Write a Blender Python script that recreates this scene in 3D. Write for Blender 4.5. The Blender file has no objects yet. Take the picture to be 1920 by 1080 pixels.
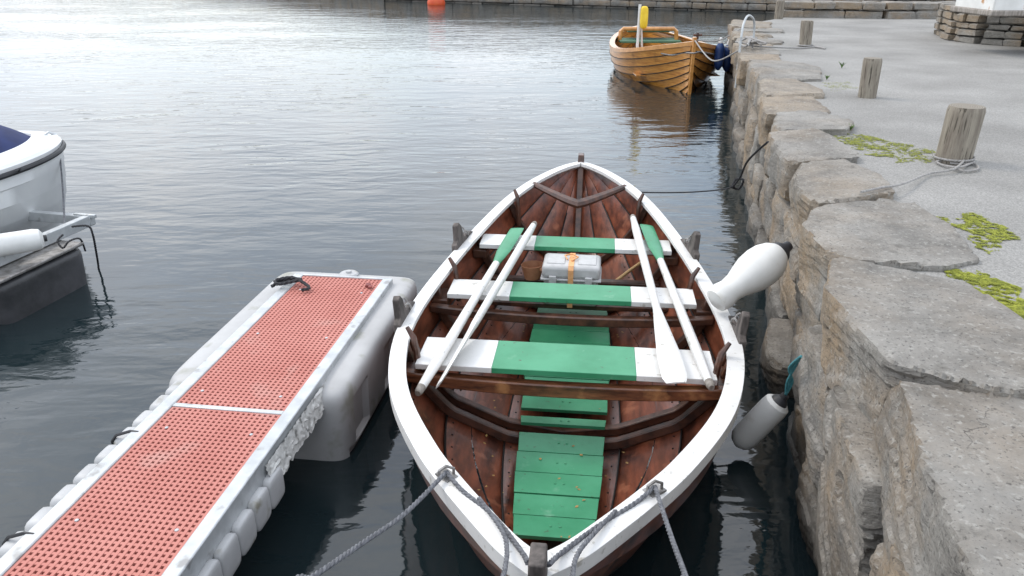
import bpy, bmesh, math, random
from mathutils import Vector, Matrix, noise
from mathutils.geometry import tessellate_polygon
import numpy as np
random.seed(7)
SC = bpy.context.scene
COL = SC.collection
H = 2.4
PITCH = math.radians(23.5)
F = 1440.0
CP, SP = math.cos(PITCH), math.sin(PITCH)

def P(px, py, z=0.0):
    u = (px-960)/F; v = (py-540)/F
    D = (H-z)/(SP+v*CP)
    return Vector((u*D, D*(CP-v*SP), z))

# ------------------------------------------------------------------ materials
def rgba(c): return (c[0], c[1], c[2], 1)
def mat(name, base, var=None, rough=.6, scale=5, stretch=(1,1,1), bump=0., bscale=None, dist=.01, metal=0, spots=None, coat=0, world=False, lo=.35, hi=.65, detail=6, bstretch=None, spec=.5):
    m = bpy.data.materials.new(name); m.use_nodes = True
    nt = m.node_tree; N = nt.nodes; L = nt.links
    b = N['Principled BSDF']
    b.inputs['Roughness'].default_value = rough
    b.inputs['Metallic'].default_value = metal
    b.inputs['Coat Weight'].default_value = coat
    b.inputs['Coat Roughness'].default_value = .15
    b.inputs['Specular IOR Level'].default_value = spec
    if world:
        g = N.new('ShaderNodeNewGeometry'); src = g.outputs['Position']
    else:
        g = N.new('ShaderNodeTexCoord'); src = g.outputs['Object']
    mp = N.new('ShaderNodeMapping'); mp.inputs['Scale'].default_value = stretch
    L.new(src, mp.inputs['Vector'])
    n = N.new('ShaderNodeTexNoise'); n.inputs['Scale'].default_value = scale; n.inputs['Detail'].default_value = detail
    n.inputs['Roughness'].default_value = .62
    L.new(mp.outputs[0], n.inputs['Vector'])
    r = N.new('ShaderNodeValToRGB')
    r.color_ramp.elements[0].position = lo; r.color_ramp.elements[1].position = hi
    r.color_ramp.elements[0].color = rgba(base); r.color_ramp.elements[1].color = rgba(var if var else base)
    L.new(n.outputs['Fac'], r.inputs['Fac'])
    out = r.outputs['Color']
    for sp in (spots or []):
        col, sc, th, wid = sp[:4]
        n2 = N.new('ShaderNodeTexNoise'); n2.inputs['Scale'].default_value = sc; n2.inputs['Detail'].default_value = 5
        L.new(src if len(sp) < 5 else mp.outputs[0], n2.inputs['Vector'])
        mr = N.new('ShaderNodeMapRange'); mr.inputs['From Min'].default_value = th; mr.inputs['From Max'].default_value = th+wid
        L.new(n2.outputs['Fac'], mr.inputs['Value'])
        mx = N.new('ShaderNodeMixRGB'); mx.inputs[2].default_value = rgba(col)
        L.new(mr.outputs[0], mx.inputs[0]); L.new(out, mx.inputs[1]); out = mx.outputs[0]
    L.new(out, b.inputs['Base Color'])
    if bump > 0:
        n3 = N.new('ShaderNodeTexNoise'); n3.inputs['Scale'].default_value = bscale or scale*3; n3.inputs['Detail'].default_value = 8
        L.new(mp.outputs[0], n3.inputs['Vector'])
        bp = N.new('ShaderNodeBump'); bp.inputs['Strength'].default_value = bump; bp.inputs['Distance'].default_value = dist
        L.new(n3.outputs['Fac'], bp.inputs['Height']); L.new(bp.outputs[0], b.inputs['Normal'])
    return m

M = {}
M['wood_in'] = mat('oiled_red_brown_wood', (.075,.023,.013), (.25,.073,.037), .28, 4, (5,.8,3), .3, 18, .003, spots=[((.03,.012,.010), 3, .57, .12), ((.38,.145,.08), 7, .6, .15)], coat=.45)
M['wood_dark'] = mat('dark_timber', (.03,.015,.011), (.11,.045,.026), .38, 5, (3,3,3), .3, 20, .003, coat=.2)
M['wood_beam'] = mat('worn_beam', (.06,.022,.012), (.24,.09,.04), .38, 5, (1.2,6,6), .3, 20, .003, spots=[((.36,.17,.07), 6, .58, .1)], coat=.2)
M['seam'] = mat('seam_tar', (.008,.006,.005), None, .6)
M['white'] = mat('white_boat_paint', (.64,.635,.62), (.72,.715,.70), .4, 6, (1,1,1), .1, 30, .002, spots=[((.42,.40,.36), 14, .65, .06), ((.5,.49,.46), 40, .64, .05)])
M['green'] = mat('green_paint', (.03,.225,.105), (.055,.29,.15), .38, 4, (1,1,1), .12, 30, .002, spots=[((.12,.33,.2), 9, .66, .1),((.05,.12,.06),26,.67,.05)])
M['greywood'] = mat('weathered_grey_wood', (.16,.14,.12), (.33,.3,.27), .8, 6, (6,6,1), .5, 20, .004)
M['tholewood'] = mat('dark_tarred_wood', (.03,.025,.022), (.13,.11,.10), .7, 7, (3,3,1), .4, 20, .004)
M['gold'] = mat('varnished_pine', (.36,.135,.02), (.64,.30,.06), .3, 3, (1,1.2,14), .15, 20, .003, spots=[((.14,.05,.01), 2.0, .57, .15)], coat=.4)
M['goldstrip'] = mat('varnished_trim', (.42,.18,.04), (.58,.28,.08), .3, 8, (1,1,1), coat=.5)
M['rope'] = mat('grey_rope', (.075,.078,.088), (.17,.175,.19), .9, 60)
M['rope_l'] = mat('pale_grey_rope', (.22,.21,.20), (.36,.35,.34), .9, 60)
M['rope_b'] = mat('black_rope', (.012,.012,.014), (.04,.04,.045), .8, 60)
M['rope_t'] = mat('teal_rope', (.04,.2,.24), (.1,.33,.36), .85, 60)
M['steel'] = mat('galvanised_steel', (.42,.44,.45), (.56,.58,.59), .45, 9, bump=.1, bscale=40, dist=.002, metal=.4, spots=[((.3,.3,.3), 12, .6, .1)])
M['iron'] = mat('grey_iron', (.16,.15,.14), (.34,.33,.32), .5, 20, metal=.6)
M['red'] = mat('red_grating_plastic', (.44,.155,.125), (.50,.20,.165), .75, 3, bump=.2, bscale=80, dist=.002, spots=[((.49,.27,.23), 4, .6, .2)])
M['under'] = mat('pale_underplate', (.58,.47,.44), (.68,.58,.55), .8, 5)
M['float'] = mat('grey_float_plastic', (.36,.36,.36), (.44,.44,.44), .5, 3, bump=.12, bscale=25, dist=.006, spots=[((.28,.28,.24), 5, .58, .1)])
M['lobe'] = mat('pale_fender_plastic', (.38,.385,.39), (.47,.475,.48), .5, 4, bump=.1, bscale=25, dist=.004, spots=[((.25,.24,.2), 9, .6, .1)])
M['blackfloat'] = mat('black_float_plastic', (.025,.026,.028), (.06,.06,.065), .4, 5, bump=.15, bscale=20, dist=.005)
M['fender'] = mat('white_fender_vinyl', (.63,.63,.61), (.73,.73,.71), .38, 4, bump=.06, bscale=20, dist=.004, spots=[((.45,.43,.37), 6, .6, .12)])
M['black'] = mat('black_rubber', (.012,.013,.015), (.03,.03,.035), .5, 6)
M['navy'] = mat('navy_canvas', (.006,.014,.07), (.01,.024,.11), .75, 6, bump=.3, bscale=8, dist=.01)
M['blue'] = mat('blue_fender', (.008,.03,.12), (.015,.05,.17), .4, 6)
M['gel'] = mat('white_gelcoat', (.68,.69,.70), (.76,.77,.77), .2, 3)
M['casegrey'] = mat('grey_case_plastic', (.42,.42,.42), (.49,.49,.49), .5, 20, bump=.15, bscale=120, dist=.001)
M['orange'] = mat('orange_strap', (.66,.32,.13), (.72,.40,.19), .7, 30)
M['buoy'] = mat('orange_buoy', (.6,.07,.02), (.65,.11,.03), .5, 8)
M['yellow'] = mat('yellow_fabric', (.75,.5,.02), (.85,.62,.05), .6, 8, bump=.4, bscale=10, dist=.01)
M['bailer'] = mat('brown_bailer_wood', (.5,.22,.11), (.62,.32,.18), .6, 12)
M['catch'] = mat('rust_red_catch', (.16,.03,.03), (.25,.06,.05), .6, 12)
M['stick'] = mat('pale_wooden_pole', (.42,.27,.12), (.56,.38,.19), .55, 10)
M['tarp'] = mat('torn_white_plastic', (.45,.45,.43), (.62,.62,.60), .5, 30, bump=.5, bscale=30, dist=.01, spots=[((.2,.2,.19), 22, .56, .1)])
M['moss'] = mat('moss', (.13,.15,.015), (.32,.34,.04), .9, 30, world=True)
M['weed'] = mat('weed_leaf', (.05,.12,.02), (.12,.22,.04), .8, 12)
M['post'] = mat('post_side_wood', (.15,.125,.10), (.29,.26,.21), .85, 4, (7,7,.7), .8, 14, .012, spots=[((.07,.06,.045), 9, .58, .08, 1)])
M['whitewash'] = mat('whitewashed_wall', (.6,.6,.58), (.7,.7,.68), .7, 5, spots=[((.45,.25,.12), 4, .66, .05)])
M['hill'] = mat('wooded_hill', (.035,.05,.03), (.08,.10,.06), .95, .05, detail=8)
M['greentarp'] = mat('green_canvas', (.05,.13,.08), (.08,.17,.1), .7, 6)
M['leaf'] = mat('dry_leaf', (.3,.16,.05), (.42,.28,.1), .8, 30)

def endgrain():
    m = bpy.data.materials.new('post_end_grain'); m.use_nodes = True
    nt=m.node_tree;N=nt.nodes;L=nt.links;b=N['Principled BSDF']; b.inputs['Roughness'].default_value=.85
    t=N.new('ShaderNodeTexCoord'); w=N.new('ShaderNodeTexWave'); w.wave_type='RINGS'; w.rings_direction='Z'
    w.inputs['Scale'].default_value=22; w.inputs['Distortion'].default_value=2.5; w.inputs['Detail'].default_value=3; w.inputs['Detail Scale'].default_value=3
    L.new(t.outputs['Object'],w.inputs['Vector'])
    r=N.new('ShaderNodeValToRGB'); r.color_ramp.elements[0].color=(.15,.13,.10,1); r.color_ramp.elements[1].color=(.27,.24,.2,1)
    L.new(w.outputs['Fac'],r.inputs['Fac']); L.new(r.outputs[0],b.inputs['Base Color'])
    bp=N.new('ShaderNodeBump'); bp.inputs['Strength'].default_value=.5; bp.inputs['Distance'].default_value=.004
    L.new(w.outputs['Fac'],bp.inputs['Height']); L.new(bp.outputs[0],b.inputs['Normal'])
    return m
M['endgrain']=endgrain()

def stone_mat(name, tint=1.0):
    m = bpy.data.materials.new(name); m.use_nodes = True
    nt=m.node_tree;N=nt.nodes;L=nt.links;b=N['Principled BSDF']
    g=N.new('ShaderNodeNewGeometry'); oi=N.new('ShaderNodeObjectInfo')
    add=N.new('ShaderNodeVectorMath'); add.operation='ADD'
    mul=N.new('ShaderNodeVectorMath'); mul.operation='SCALE'; mul.inputs['Scale'].default_value=9.0
    comb=N.new('ShaderNodeCombineXYZ')
    for k in range(3): L.new(oi.outputs['Random'], comb.inputs[k])
    L.new(comb.outputs[0],mul.inputs[0]); L.new(g.outputs['Position'],add.inputs[0]); L.new(mul.outputs[0],add.inputs[1])
    V=add.outputs[0]
    def nz(sc,det=8,rough=.6,vec=V):
        n=N.new('ShaderNodeTexNoise'); n.inputs['Scale'].default_value=sc; n.inputs['Detail'].default_value=det; n.inputs['Roughness'].default_value=rough
        L.new(vec,n.inputs['Vector']); return n.outputs['Fac']
    def ramp(f,stops):
        r=N.new('ShaderNodeValToRGB'); e=r.color_ramp.elements
        while len(e)<len(stops): e.new(.5)
        for k,(p,c) in enumerate(stops): e[k].position=p; e[k].color=rgba(c)
        L.new(f,r.inputs['Fac']); return r.outputs[0]
    def mr(f,a,c,o0=0,o1=1):
        r=N.new('ShaderNodeMapRange'); r.inputs['From Min'].default_value=a; r.inputs['From Max'].default_value=c
        r.inputs['To Min'].default_value=o0; r.inputs['To Max'].default_value=o1; L.new(f,r.inputs['Value']); return r.outputs[0]
    def mix(f,a,c):
        x=N.new('ShaderNodeMixRGB'); 
        if isinstance(f,float): x.inputs[0].default_value=f
        else: L.new(f,x.inputs[0])
        L.new(a,x.inputs[1])
        if isinstance(c,tuple): x.inputs[2].default_value=rgba(c)
        else: L.new(c,x.inputs[2])
        return x.outputs[0]
    t=tint
    c1=ramp(nz(2.6,8,.68),[(.3,(.115*t,.108*t,.097*t)),(.5,(.215*t,.203*t,.184*t)),(.7,(.30*t,.287*t,.263*t))])
    c2=ramp(nz(6),[(.35,(.16*t,.12*t,.082*t)),(.65,(.32*t,.262*t,.19*t))])
    c=mix(mr(oi.outputs['Random'],.38,1,0,.75),c1,c2)
    sepn=N.new('ShaderNodeSeparateXYZ'); L.new(g.outputs['True Normal'],sepn.inputs[0])
    side=mr(sepn.outputs['Z'],.75,.3,.3,1)
    tm=N.new('ShaderNodeMath'); tm.operation='MULTIPLY'; L.new(mr(nz(1.5,5),.44,.62,0,.8),tm.inputs[0]); L.new(side,tm.inputs[1])
    c=mix(tm.outputs[0],c,(.29*t,.21*t,.13*t))
    c=mix(mr(nz(42,4),.56,.66,0,.5),c,(.38*t,.37*t,.34*t))
    c=mix(mr(nz(80,3),.58,.68,0,.75),c,(.055,.05,.045))
    c=mix(mr(nz(11,6,.7),.57,.69,0,.55),c,(.09,.083,.07))
    dv=N.new('ShaderNodeVectorMath'); dv.operation='ADD'; sn=N.new('ShaderNodeTexNoise'); sn.inputs['Scale'].default_value=3; sn.inputs['Detail'].default_value=5
    L.new(V,sn.inputs['Vector']); L.new(V,dv.inputs[0]); L.new(sn.outputs['Color'],dv.inputs[1])
    vo=N.new('ShaderNodeTexVoronoi'); vo.feature='DISTANCE_TO_EDGE'; vo.inputs['Scale'].default_value=1.1; L.new(dv.outputs[0],vo.inputs['Vector'])
    crack=mr(vo.outputs['Distance'],.004,.0,0,1)
    msk=mr(nz(1.5,2),.52,.58,0,.5); cm=N.new('ShaderNodeMath'); cm.operation='MULTIPLY'; L.new(crack,cm.inputs[0]); L.new(msk,cm.inputs[1])
    c=mix(cm.outputs[0],c,(.05,.047,.042))
    sep=N.new('ShaderNodeSeparateXYZ'); L.new(g.outputs['Position'],sep.inputs[0])
    ad=N.new('ShaderNodeMath'); ad.operation='MULTIPLY_ADD'; ad.inputs[1].default_value=.35; 
    L.new(nz(4,4),ad.inputs[0]); L.new(sep.outputs['Z'],ad.inputs[2])
    wet=mr(ad.outputs[0],.46,.2,0,.85)
    c=mix(wet,c,(.030,.027,.022))
    L.new(c,b.inputs['Base Color'])
    rr=mr(wet,0,1,.85,.45); L.new(rr,b.inputs['Roughness'])
    mpv=N.new('ShaderNodeMapping'); mpv.inputs['Scale'].default_value=(1,1,3.0); mpv.inputs['Rotation'].default_value=(.18,.1,0); L.new(V,mpv.inputs['Vector'])
    b1=N.new('ShaderNodeBump'); b1.inputs['Strength'].default_value=1; b1.inputs['Distance'].default_value=.028
    L.new(nz(6,10,.66,mpv.outputs[0]),b1.inputs['Height'])
    b2=N.new('ShaderNodeBump'); b2.inputs['Strength'].default_value=.7; b2.inputs['Distance'].default_value=.005
    L.new(nz(60,5),b2.inputs['Height']); L.new(b1.outputs[0],b2.inputs['Normal'])
    b3=N.new('ShaderNodeBump'); b3.inputs['Strength'].default_value=.8; b3.inputs['Distance'].default_value=.01; b3.invert=True
    L.new(cm.outputs[0],b3.inputs['Height']); L.new(b2.outputs[0],b3.inputs['Normal']); L.new(b3.outputs[0],b.inputs['Normal'])
    return m
M['stone']=stone_mat('rough_quay_stone')
M['stone_far']=stone_mat('far_wall_stone',1.0)

def asphalt_mat():
    m = bpy.data.materials.new('grey_gravelled_asphalt'); m.use_nodes = True
    nt=m.node_tree;N=nt.nodes;L=nt.links;b=N['Principled BSDF']; b.inputs['Roughness'].default_value=.9
    g=N.new('ShaderNodeNewGeometry'); V=g.outputs['Position']
    def nz(sc,det=6):
        n=N.new('ShaderNodeTexNoise'); n.inputs['Scale'].default_value=sc; n.inputs['Detail'].default_value=det; L.new(V,n.inputs['Vector']); return n.outputs['Fac']
    r=N.new('ShaderNodeValToRGB'); r.color_ramp.elements[0].position=.3; r.color_ramp.elements[1].position=.7
    r.color_ramp.elements[0].color=(.20,.194,.182,1); r.color_ramp.elements[1].color=(.30,.293,.278,1); L.new(nz(1.1,8),r.inputs['Fac'])
    vo=N.new('ShaderNodeTexVoronoi'); vo.inputs['Scale'].default_value=130; L.new(V,vo.inputs['Vector'])
    bw=N.new('ShaderNodeRGBToBW'); L.new(vo.outputs['Color'],bw.inputs[0])
    mr=N.new('ShaderNodeMapRange'); mr.inputs['From Min'].default_value=.2; mr.inputs['From Max'].default_value=.85; mr.inputs['To Min'].default_value=.78; mr.inputs['To Max'].default_value=1.17
    L.new(bw.outputs[0],mr.inputs['Value'])
    mx=N.new('ShaderNodeVectorMath'); mx.operation='SCALE'; L.new(r.outputs[0],mx.inputs[0]); L.new(mr.outputs[0],mx.inputs['Scale'])
    L.new(mx.outputs[0],b.inputs['Base Color'])
    bp=N.new('ShaderNodeBump'); bp.inputs['Strength'].default_value=.4; bp.inputs['Distance'].default_value=.003; L.new(vo.outputs['Distance'],bp.inputs['Height'])
    b2=N.new('ShaderNodeBump'); b2.inputs['Strength'].default_value=.5; b2.inputs['Distance'].default_value=.03; L.new(nz(4),b2.inputs['Height']); L.new(b2.outputs[0],bp.inputs['Normal'])
    L.new(bp.outputs[0],b.inputs['Normal'])
    return m
M['asphalt']=asphalt_mat()

def water_mat():
    m = bpy.data.materials.new('harbour_water'); m.use_nodes = True
    nt=m.node_tree;N=nt.nodes;L=nt.links;b=N['Principled BSDF']
    b.inputs['Base Color'].default_value=(.011,.019,.022,1); b.inputs['Roughness'].default_value=.05; b.inputs['IOR'].default_value=1.6
    g=N.new('ShaderNodeNewGeometry')
    def nz(sc,det,st,rot=0):
        mp=N.new('ShaderNodeMapping'); mp.inputs['Scale'].default_value=st; mp.inputs['Rotation'].default_value=(0,0,rot)
        L.new(g.outputs['Position'],mp.inputs['Vector'])
        n=N.new('ShaderNodeTexNoise'); n.inputs['Scale'].default_value=sc; n.inputs['Detail'].default_value=det; n.inputs['Roughness'].default_value=.5; n.inputs['Distortion'].default_value=.4
        L.new(mp.outputs[0],n.inputs['Vector']); return n.outputs['Fac']
    cz=nz(.22,3,(.6,1.3,1),.3)
    cr=N.new('ShaderNodeMapRange'); cr.inputs['From Min'].default_value=.4; cr.inputs['From Max'].default_value=.62; cr.inputs['To Min'].default_value=.35; cr.inputs['To Max'].default_value=.9
    L.new(cz,cr.inputs['Value'])
    prev=None
    for sc,det,st,rot,s,d in ((.8,2,(.6,1.6,1),.15,.4,.035),(2.6,2,(.55,1.6,1),-.12,None,.020),(7.5,3,(.65,1.4,1),.15,None,.0058)):
        bp=N.new('ShaderNodeBump'); bp.inputs['Distance'].default_value=d
        if s is None: L.new(cr.outputs[0],bp.inputs['Strength'])
        else: bp.inputs['Strength'].default_value=s
        L.new(nz(sc,det,st,rot),bp.inputs['Height'])
        if prev: L.new(prev,bp.inputs['Normal'])
        prev=bp.outputs[0]
    L.new(prev,b.inputs['Normal'])
    return m
M['water']=water_mat()

# ------------------------------------------------------------------ mesh builder
class MB:
    def __init__(s): s.v=[]; s.f=[]; s.m=[]
    def add(s, vs, fs, m=0):
        o=len(s.v); s.v+= [tuple(v) for v in vs]; s.f+=[tuple(i+o for i in f) for f in fs]; s.m+=[m]*len(fs)
    def box(s, c, d, m=0, R=None):
        c=Vector(c); vs=[]
        for z in (-1,1):
            for y in (-1,1):
                for x in (-1,1):
                    p=Vector((x*d[0]/2,y*d[1]/2,z*d[2]/2))
                    if R is not None: p=R@p
                    vs.append(c+p)
        s.add(vs,[(0,2,3,1),(4,5,7,6),(0,1,5,4),(2,6,7,3),(0,4,6,2),(1,3,7,5)],m)
    def loft(s, rings, closed=True, cap=True, m=0):
        n=len(rings[0]); vs=[p for r in rings for p in r]; fs=[]
        for i in range(len(rings)-1):
            for j in range(n if closed else n-1):
                a=i*n+j; b=i*n+(j+1)%n; fs.append((a,b,b+n,a+n))
        if cap and closed:
            fs.append(tuple(range(n-1,-1,-1))); o=(len(rings)-1)*n; fs.append(tuple(range(o,o+n)))
        s.add(vs,fs,m)
    def tube(s, pts, r, n=8, m=0, cap=True, flat=1.0):
        pts=[Vector(p) for p in pts]; rings=[]; up=None
        for i,p in enumerate(pts):
            t=(pts[min(i+1,len(pts)-1)]-pts[max(i-1,0)]).normalized()
            if up is None:
                up=Vector((0,0,1)) if abs(t.z)<.9 else Vector((1,0,0))
            a=t.cross(up)
            if a.length<1e-5: a=t.orthogonal()
            a.normalize(); bq=a.cross(t).normalized(); up=bq
            rr=r[i] if isinstance(r,(list,tuple)) else r
            rings.append([p+a*math.cos(2*math.pi*k/n)*rr+bq*math.sin(2*math.pi*k/n)*rr*flat for k in range(n)])
        s.loft(rings,True,cap,m)
    def lathe(s, prof, o, axis=(0,0,1), n=24, m=0):
        axis=Vector(axis).normalized(); a=axis.orthogonal().normalized(); b=axis.cross(a); o=Vector(o)
        s.loft([[o+axis*h+(a*math.cos(2*math.pi*k/n)+b*math.sin(2*math.pi*k/n))*max(r,.0005) for k in range(n)] for r,h in prof],True,True,m)
    def prism(s, poly, z0, z1, m=0):
        n=len(poly); vs=[(p[0],p[1],z0) for p in poly]+[(p[0],p[1],z1) for p in poly]
        s.add(vs,[tuple(range(n-1,-1,-1)),tuple(range(n,2*n))]+[(i,(i+1)%n,(i+1)%n+n,i+n) for i in range(n)],m)
    def build(s, name, mats, parent=None, smooth=True, bevel=0, seg=2, angle=35):
        me=bpy.data.meshes.new(name); me.from_pydata(s.v,[],s.f)
        if not isinstance(mats,(list,tuple)): mats=[mats]
        for q in mats: me.materials.append(q)
        me.polygons.foreach_set('material_index', s.m)
        bm=bmesh.new(); bm.from_mesh(me); bmesh.ops.recalc_face_normals(bm,faces=bm.faces); bm.to_mesh(me); bm.free()
        if smooth:
            me.shade_smooth()
            try: me.set_sharp_from_angle(angle=math.radians(angle))
            except Exception: pass
        o=bpy.data.objects.new(name,me); COL.objects.link(o)
        if parent: o.parent=parent
        if bevel>0:
            b=o.modifiers.new('bevel','BEVEL'); b.width=bevel; b.segments=seg; b.limit_method='ANGLE'; b.angle_limit=math.radians(40)
        return o

def tag(o,label=None,cat=None,group=None,kind=None):
    if label: o['label']=label
    if cat: o['category']=cat
    if group: o['group']=group
    if kind: o['kind']=kind
    return o
def thing(name,label,cat,loc=(0,0,0),rz=0,group=None):
    o=bpy.data.objects.new(name,None); COL.objects.link(o); o.location=loc; o.rotation_euler=(0,0,rz); o.empty_display_size=.1
    return tag(o,label,cat,group)

def smoothpath(pts, step=.03):
    pts=[Vector(p) for p in pts]; out=[]
    n=len(pts)
    for i in range(n-1):
        p0=pts[max(i-1,0)];p1=pts[i];p2=pts[i+1];p3=pts[min(i+2,n-1)]
        k=max(2,int((p2-p1).length/step))
        for j in range(k):
            t=j/k
            out.append(.5*((2*p1)+(p2-p0)*t+(2*p0-5*p1+4*p2-p3)*t*t+(3*p1-p0-3*p2+p3)*t**3))
    out.append(pts[-1]); return out
def rope_into(mb, pts, R, m=0, strands=3):
    path=smoothpath(pts, R*1.3)
    up=None; fr=[]; dist=0
    for i,p in enumerate(path):
        t=(path[min(i+1,len(path)-1)]-path[max(i-1,0)])
        if t.length<1e-9: t=Vector((0,0,1))
        t.normalize()
        if up is None: up=Vector((0,0,1)) if abs(t.z)<.9 else Vector((1,0,0))
        a=t.cross(up); a=a.normalized() if a.length>1e-5 else t.orthogonal().normalized()
        b=a.cross(t).normalized(); up=b
        if i: dist+=(p-path[i-1]).length
        fr.append((p,a,b,dist))
    for s in range(strands):
        q=[]
        for p,a,b,d in fr:
            th=2*math.pi*(s/strands + d/(R*8))
            q.append(p+(a*math.cos(th)+b*math.sin(th))*R*.48)
        mb.tube(q,R*.56,6,m)
def rope(name, pts, R, mt, label, cat='rope', group=None, twist=True):
    mb=MB()
    if twist: rope_into(mb,pts,R)
    else: mb.tube(smoothpath(pts,.04),R,8)
    o=mb.build(name,mt); return tag(o,label,cat,group)

# ------------------------------------------------------------------ rocks
def rock_mesh(points, voxel, amp, seed, strat=.03, name='stone', cuts=9, top_keep=True):
    pts=[Vector(p) for p in points]
    rr=random.Random(seed*7+1)
    def hull(ps):
        bm=bmesh.new()
        for p in ps: bm.verts.new(p)
        r=bmesh.ops.convex_hull(bm,input=bm.verts)
        ge=list({g for g in r['geom_interior']+r['geom_unused'] if isinstance(g,bmesh.types.BMVert)})
        if ge: bmesh.ops.delete(bm,geom=ge,context='VERTS')
        return bm
    bm=hull(pts)
    c=sum(pts,Vector())/len(pts)
    for k in range(cuts):
        a=rr.uniform(0,6.28); z=rr.uniform(-.3,.45)
        n=Vector((math.cos(a),math.sin(a),z)).normalized()
        s=max((v.co-c).dot(n) for v in bm.verts)
        d=s*rr.uniform(.80,.96)
        bmesh.ops.bisect_plane(bm,geom=bm.verts[:]+bm.edges[:]+bm.faces[:],plane_co=c+n*d,plane_no=n,clear_outer=True)
        ps=[v.co.copy() for v in bm.verts]; bm.free(); bm=hull(ps)
    me=bpy.data.meshes.new('t'); bm.to_mesh(me); bm.free()
    o=bpy.data.objects.new('t',me); COL.objects.link(o)
    md=o.modifiers.new('r','REMESH'); md.mode='VOXEL'; md.voxel_size=voxel
    dg=bpy.context.evaluated_depsgraph_get(); dg.update()
    nm=bpy.data.meshes.new_from_object(o.evaluated_get(dg))
    bpy.data.objects.remove(o); bpy.data.meshes.remove(me)
    nm.name=name
    nv=len(nm.vertices); co=np.empty(nv*3); nm.vertices.foreach_get('co',co); co=co.reshape(-1,3)
    no=np.empty(nv*3); nm.vertices.foreach_get('normal',no); no=no.reshape(-1,3)
    off=Vector((seed*3.7,seed*1.3,seed*2.1))
    tx,ty=rr.uniform(-.3,.3),rr.uniform(-.3,.3)
    for i in range(nv):
        p=Vector(co[i]); up=no[i][2]
        d=noise.fractal(p*3+off,1.0,2.1,4)*amp
        zz=p.z+tx*p.x+ty*p.y
        if up<.75:
            L1=noise.noise(Vector((p.x*1.3,p.y*1.3,zz*5))+off)
            d+=(math.floor(L1*3)+.5)/3*strat*1.2
            L2=noise.noise(Vector((p.x*2.4,p.y*2.4,zz*3))-off); d+=math.floor(L2*2.5)/2.5*strat*.5
        else:
            L1=noise.noise(Vector((p.x*1.7,p.y*1.7,1))+off); d=d*.5+math.floor(L1*3.0)/3.0*strat*.55
        co[i]+=no[i]*d
    nm.vertices.foreach_set('co',co.reshape(-1)); nm.update()
    nm.shade_smooth()
    try: nm.set_sharp_from_angle(angle=math.radians(24))
    except Exception: pass
    nm.materials.clear()
    return nm
def vox(Y): return .017 if Y<3.6 else (.022 if Y<5.5 else (.034 if Y<8 else .05))

# ------------------------------------------------------------------ setting
def WX(Y): return .6+.232*Y
NW=Vector((.974,-.226,0))
QH=1.1
def wallpt(Y,t=0,z=0): return Vector((WX(Y),Y,z))+NW*t

pave=[(-4,-4),(-4,.55),(.95,.55)]+[tuple(wallpt(y,.30)[:2]) for y in (1.2,4,8,12,16.6)]+[(6.3,18.6),(11,17.9),(40,17.9),(40,-4)]
mb=MB(); mb.add([(x,y,QH-.02) for x,y in pave],[tuple(range(len(pave)))])
tag(mb.build('quay_pavement',M['asphalt'],smooth=False),kind='structure')
body=[(-4,-4),(-4,.5),(1.0,.5)]+[tuple(wallpt(y,.33)[:2]) for y in (1.3,16.5)]+[(6.3,18.5),(40,17.8),(40,-4)]
mb=MB(); mb.prism(body,-1.5,QH-.03); tag(mb.build('quay_base',M['seam'],smooth=False),kind='structure')

wall=thing('quay_wall','rough dry stone quay wall with big slabs along its top edge beside the rowing boat','stone wall',(WX(1),1,0))
def wall_part(nm,name):
    nm.materials.append(M['stone']); o=bpy.data.objects.new(name,nm); COL.objects.link(o); o.parent=wall
    o.location=-wall.location
    return o
cop=[
 [(1655,690),(1760,688),(1925,735),(2080,800),(2200,1180),(1850,1180),(1775,960),(1700,800)],
 [(1555,485),(1640,475),(1770,500),(1845,555),(1960,620),(2050,790),(1930,733),(1765,685),(1665,686),(1610,610),(1550,545)],
 [(1525,385),(1600,362),(1720,366),(1795,410),(1850,478),(1770,496),(1640,473),(1558,480),(1505,420)],
 [(1475,303),(1580,300),(1665,335),(1685,364),(1605,360),(1530,382),(1500,352)],
 [(1436,247),(1530,245),(1590,268),(1620,297),(1560,300),(1478,300)],
 [(1433,211),(1550,208),(1605,230),(1592,246),(1444,245)],
 [(1425,180),(1530,180),(1562,200),(1550,207),(1433,209)],
 [(1418,150),(1500,148),(1548,165),(1552,179),(1426,178)],
 [(1399,117),(1500,114),(1540,125),(1545,147),(1418,148)],
]
YEND=16.9
for i,pl in enumerate(cop):
    random.seed(100+i)
    dx,dy=random.uniform(-.015,.015),random.uniform(-.015,.015); dz=random.uniform(-.008,.018)
    top=[P(x,y,QH+.018) for x,y in pl]
    c=sum(top,Vector())/len(top)
    for p in top: p.z+=(p.x-c.x)*dx*2+(p.y-c.y)*dy*2+dz
    th=random.uniform(.28,.36)
    pts=[c+(p-c)*1.0 for p in top]+[Vector((c.x+(p.x-c.x)*.96,c.y+(p.y-c.y)*.96,QH-th)) for p in top]
    wall_part(rock_mesh(pts,vox(c.y),.008,i+1,.028,cuts=5),'coping_stone')
y=P(1402,117,QH).y+.1; i=20
while y<YEND:
    random.seed(200+i); l=random.uniform(.5,.95); w=random.uniform(.5,1.0)
    pts=[]
    for yy in (y+.02,y+l-.02):
        for t in (random.uniform(-.06,.08),w+random.uniform(-.15,.1)):
            for z in (QH+random.uniform(-.01,.05),QH-.33): pts.append(wallpt(yy+random.uniform(-.05,.05),t,z))
    wall_part(rock_mesh(pts,.05,.015,i,.03,cuts=6),'coping_stone'); y+=l; i+=1
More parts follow.
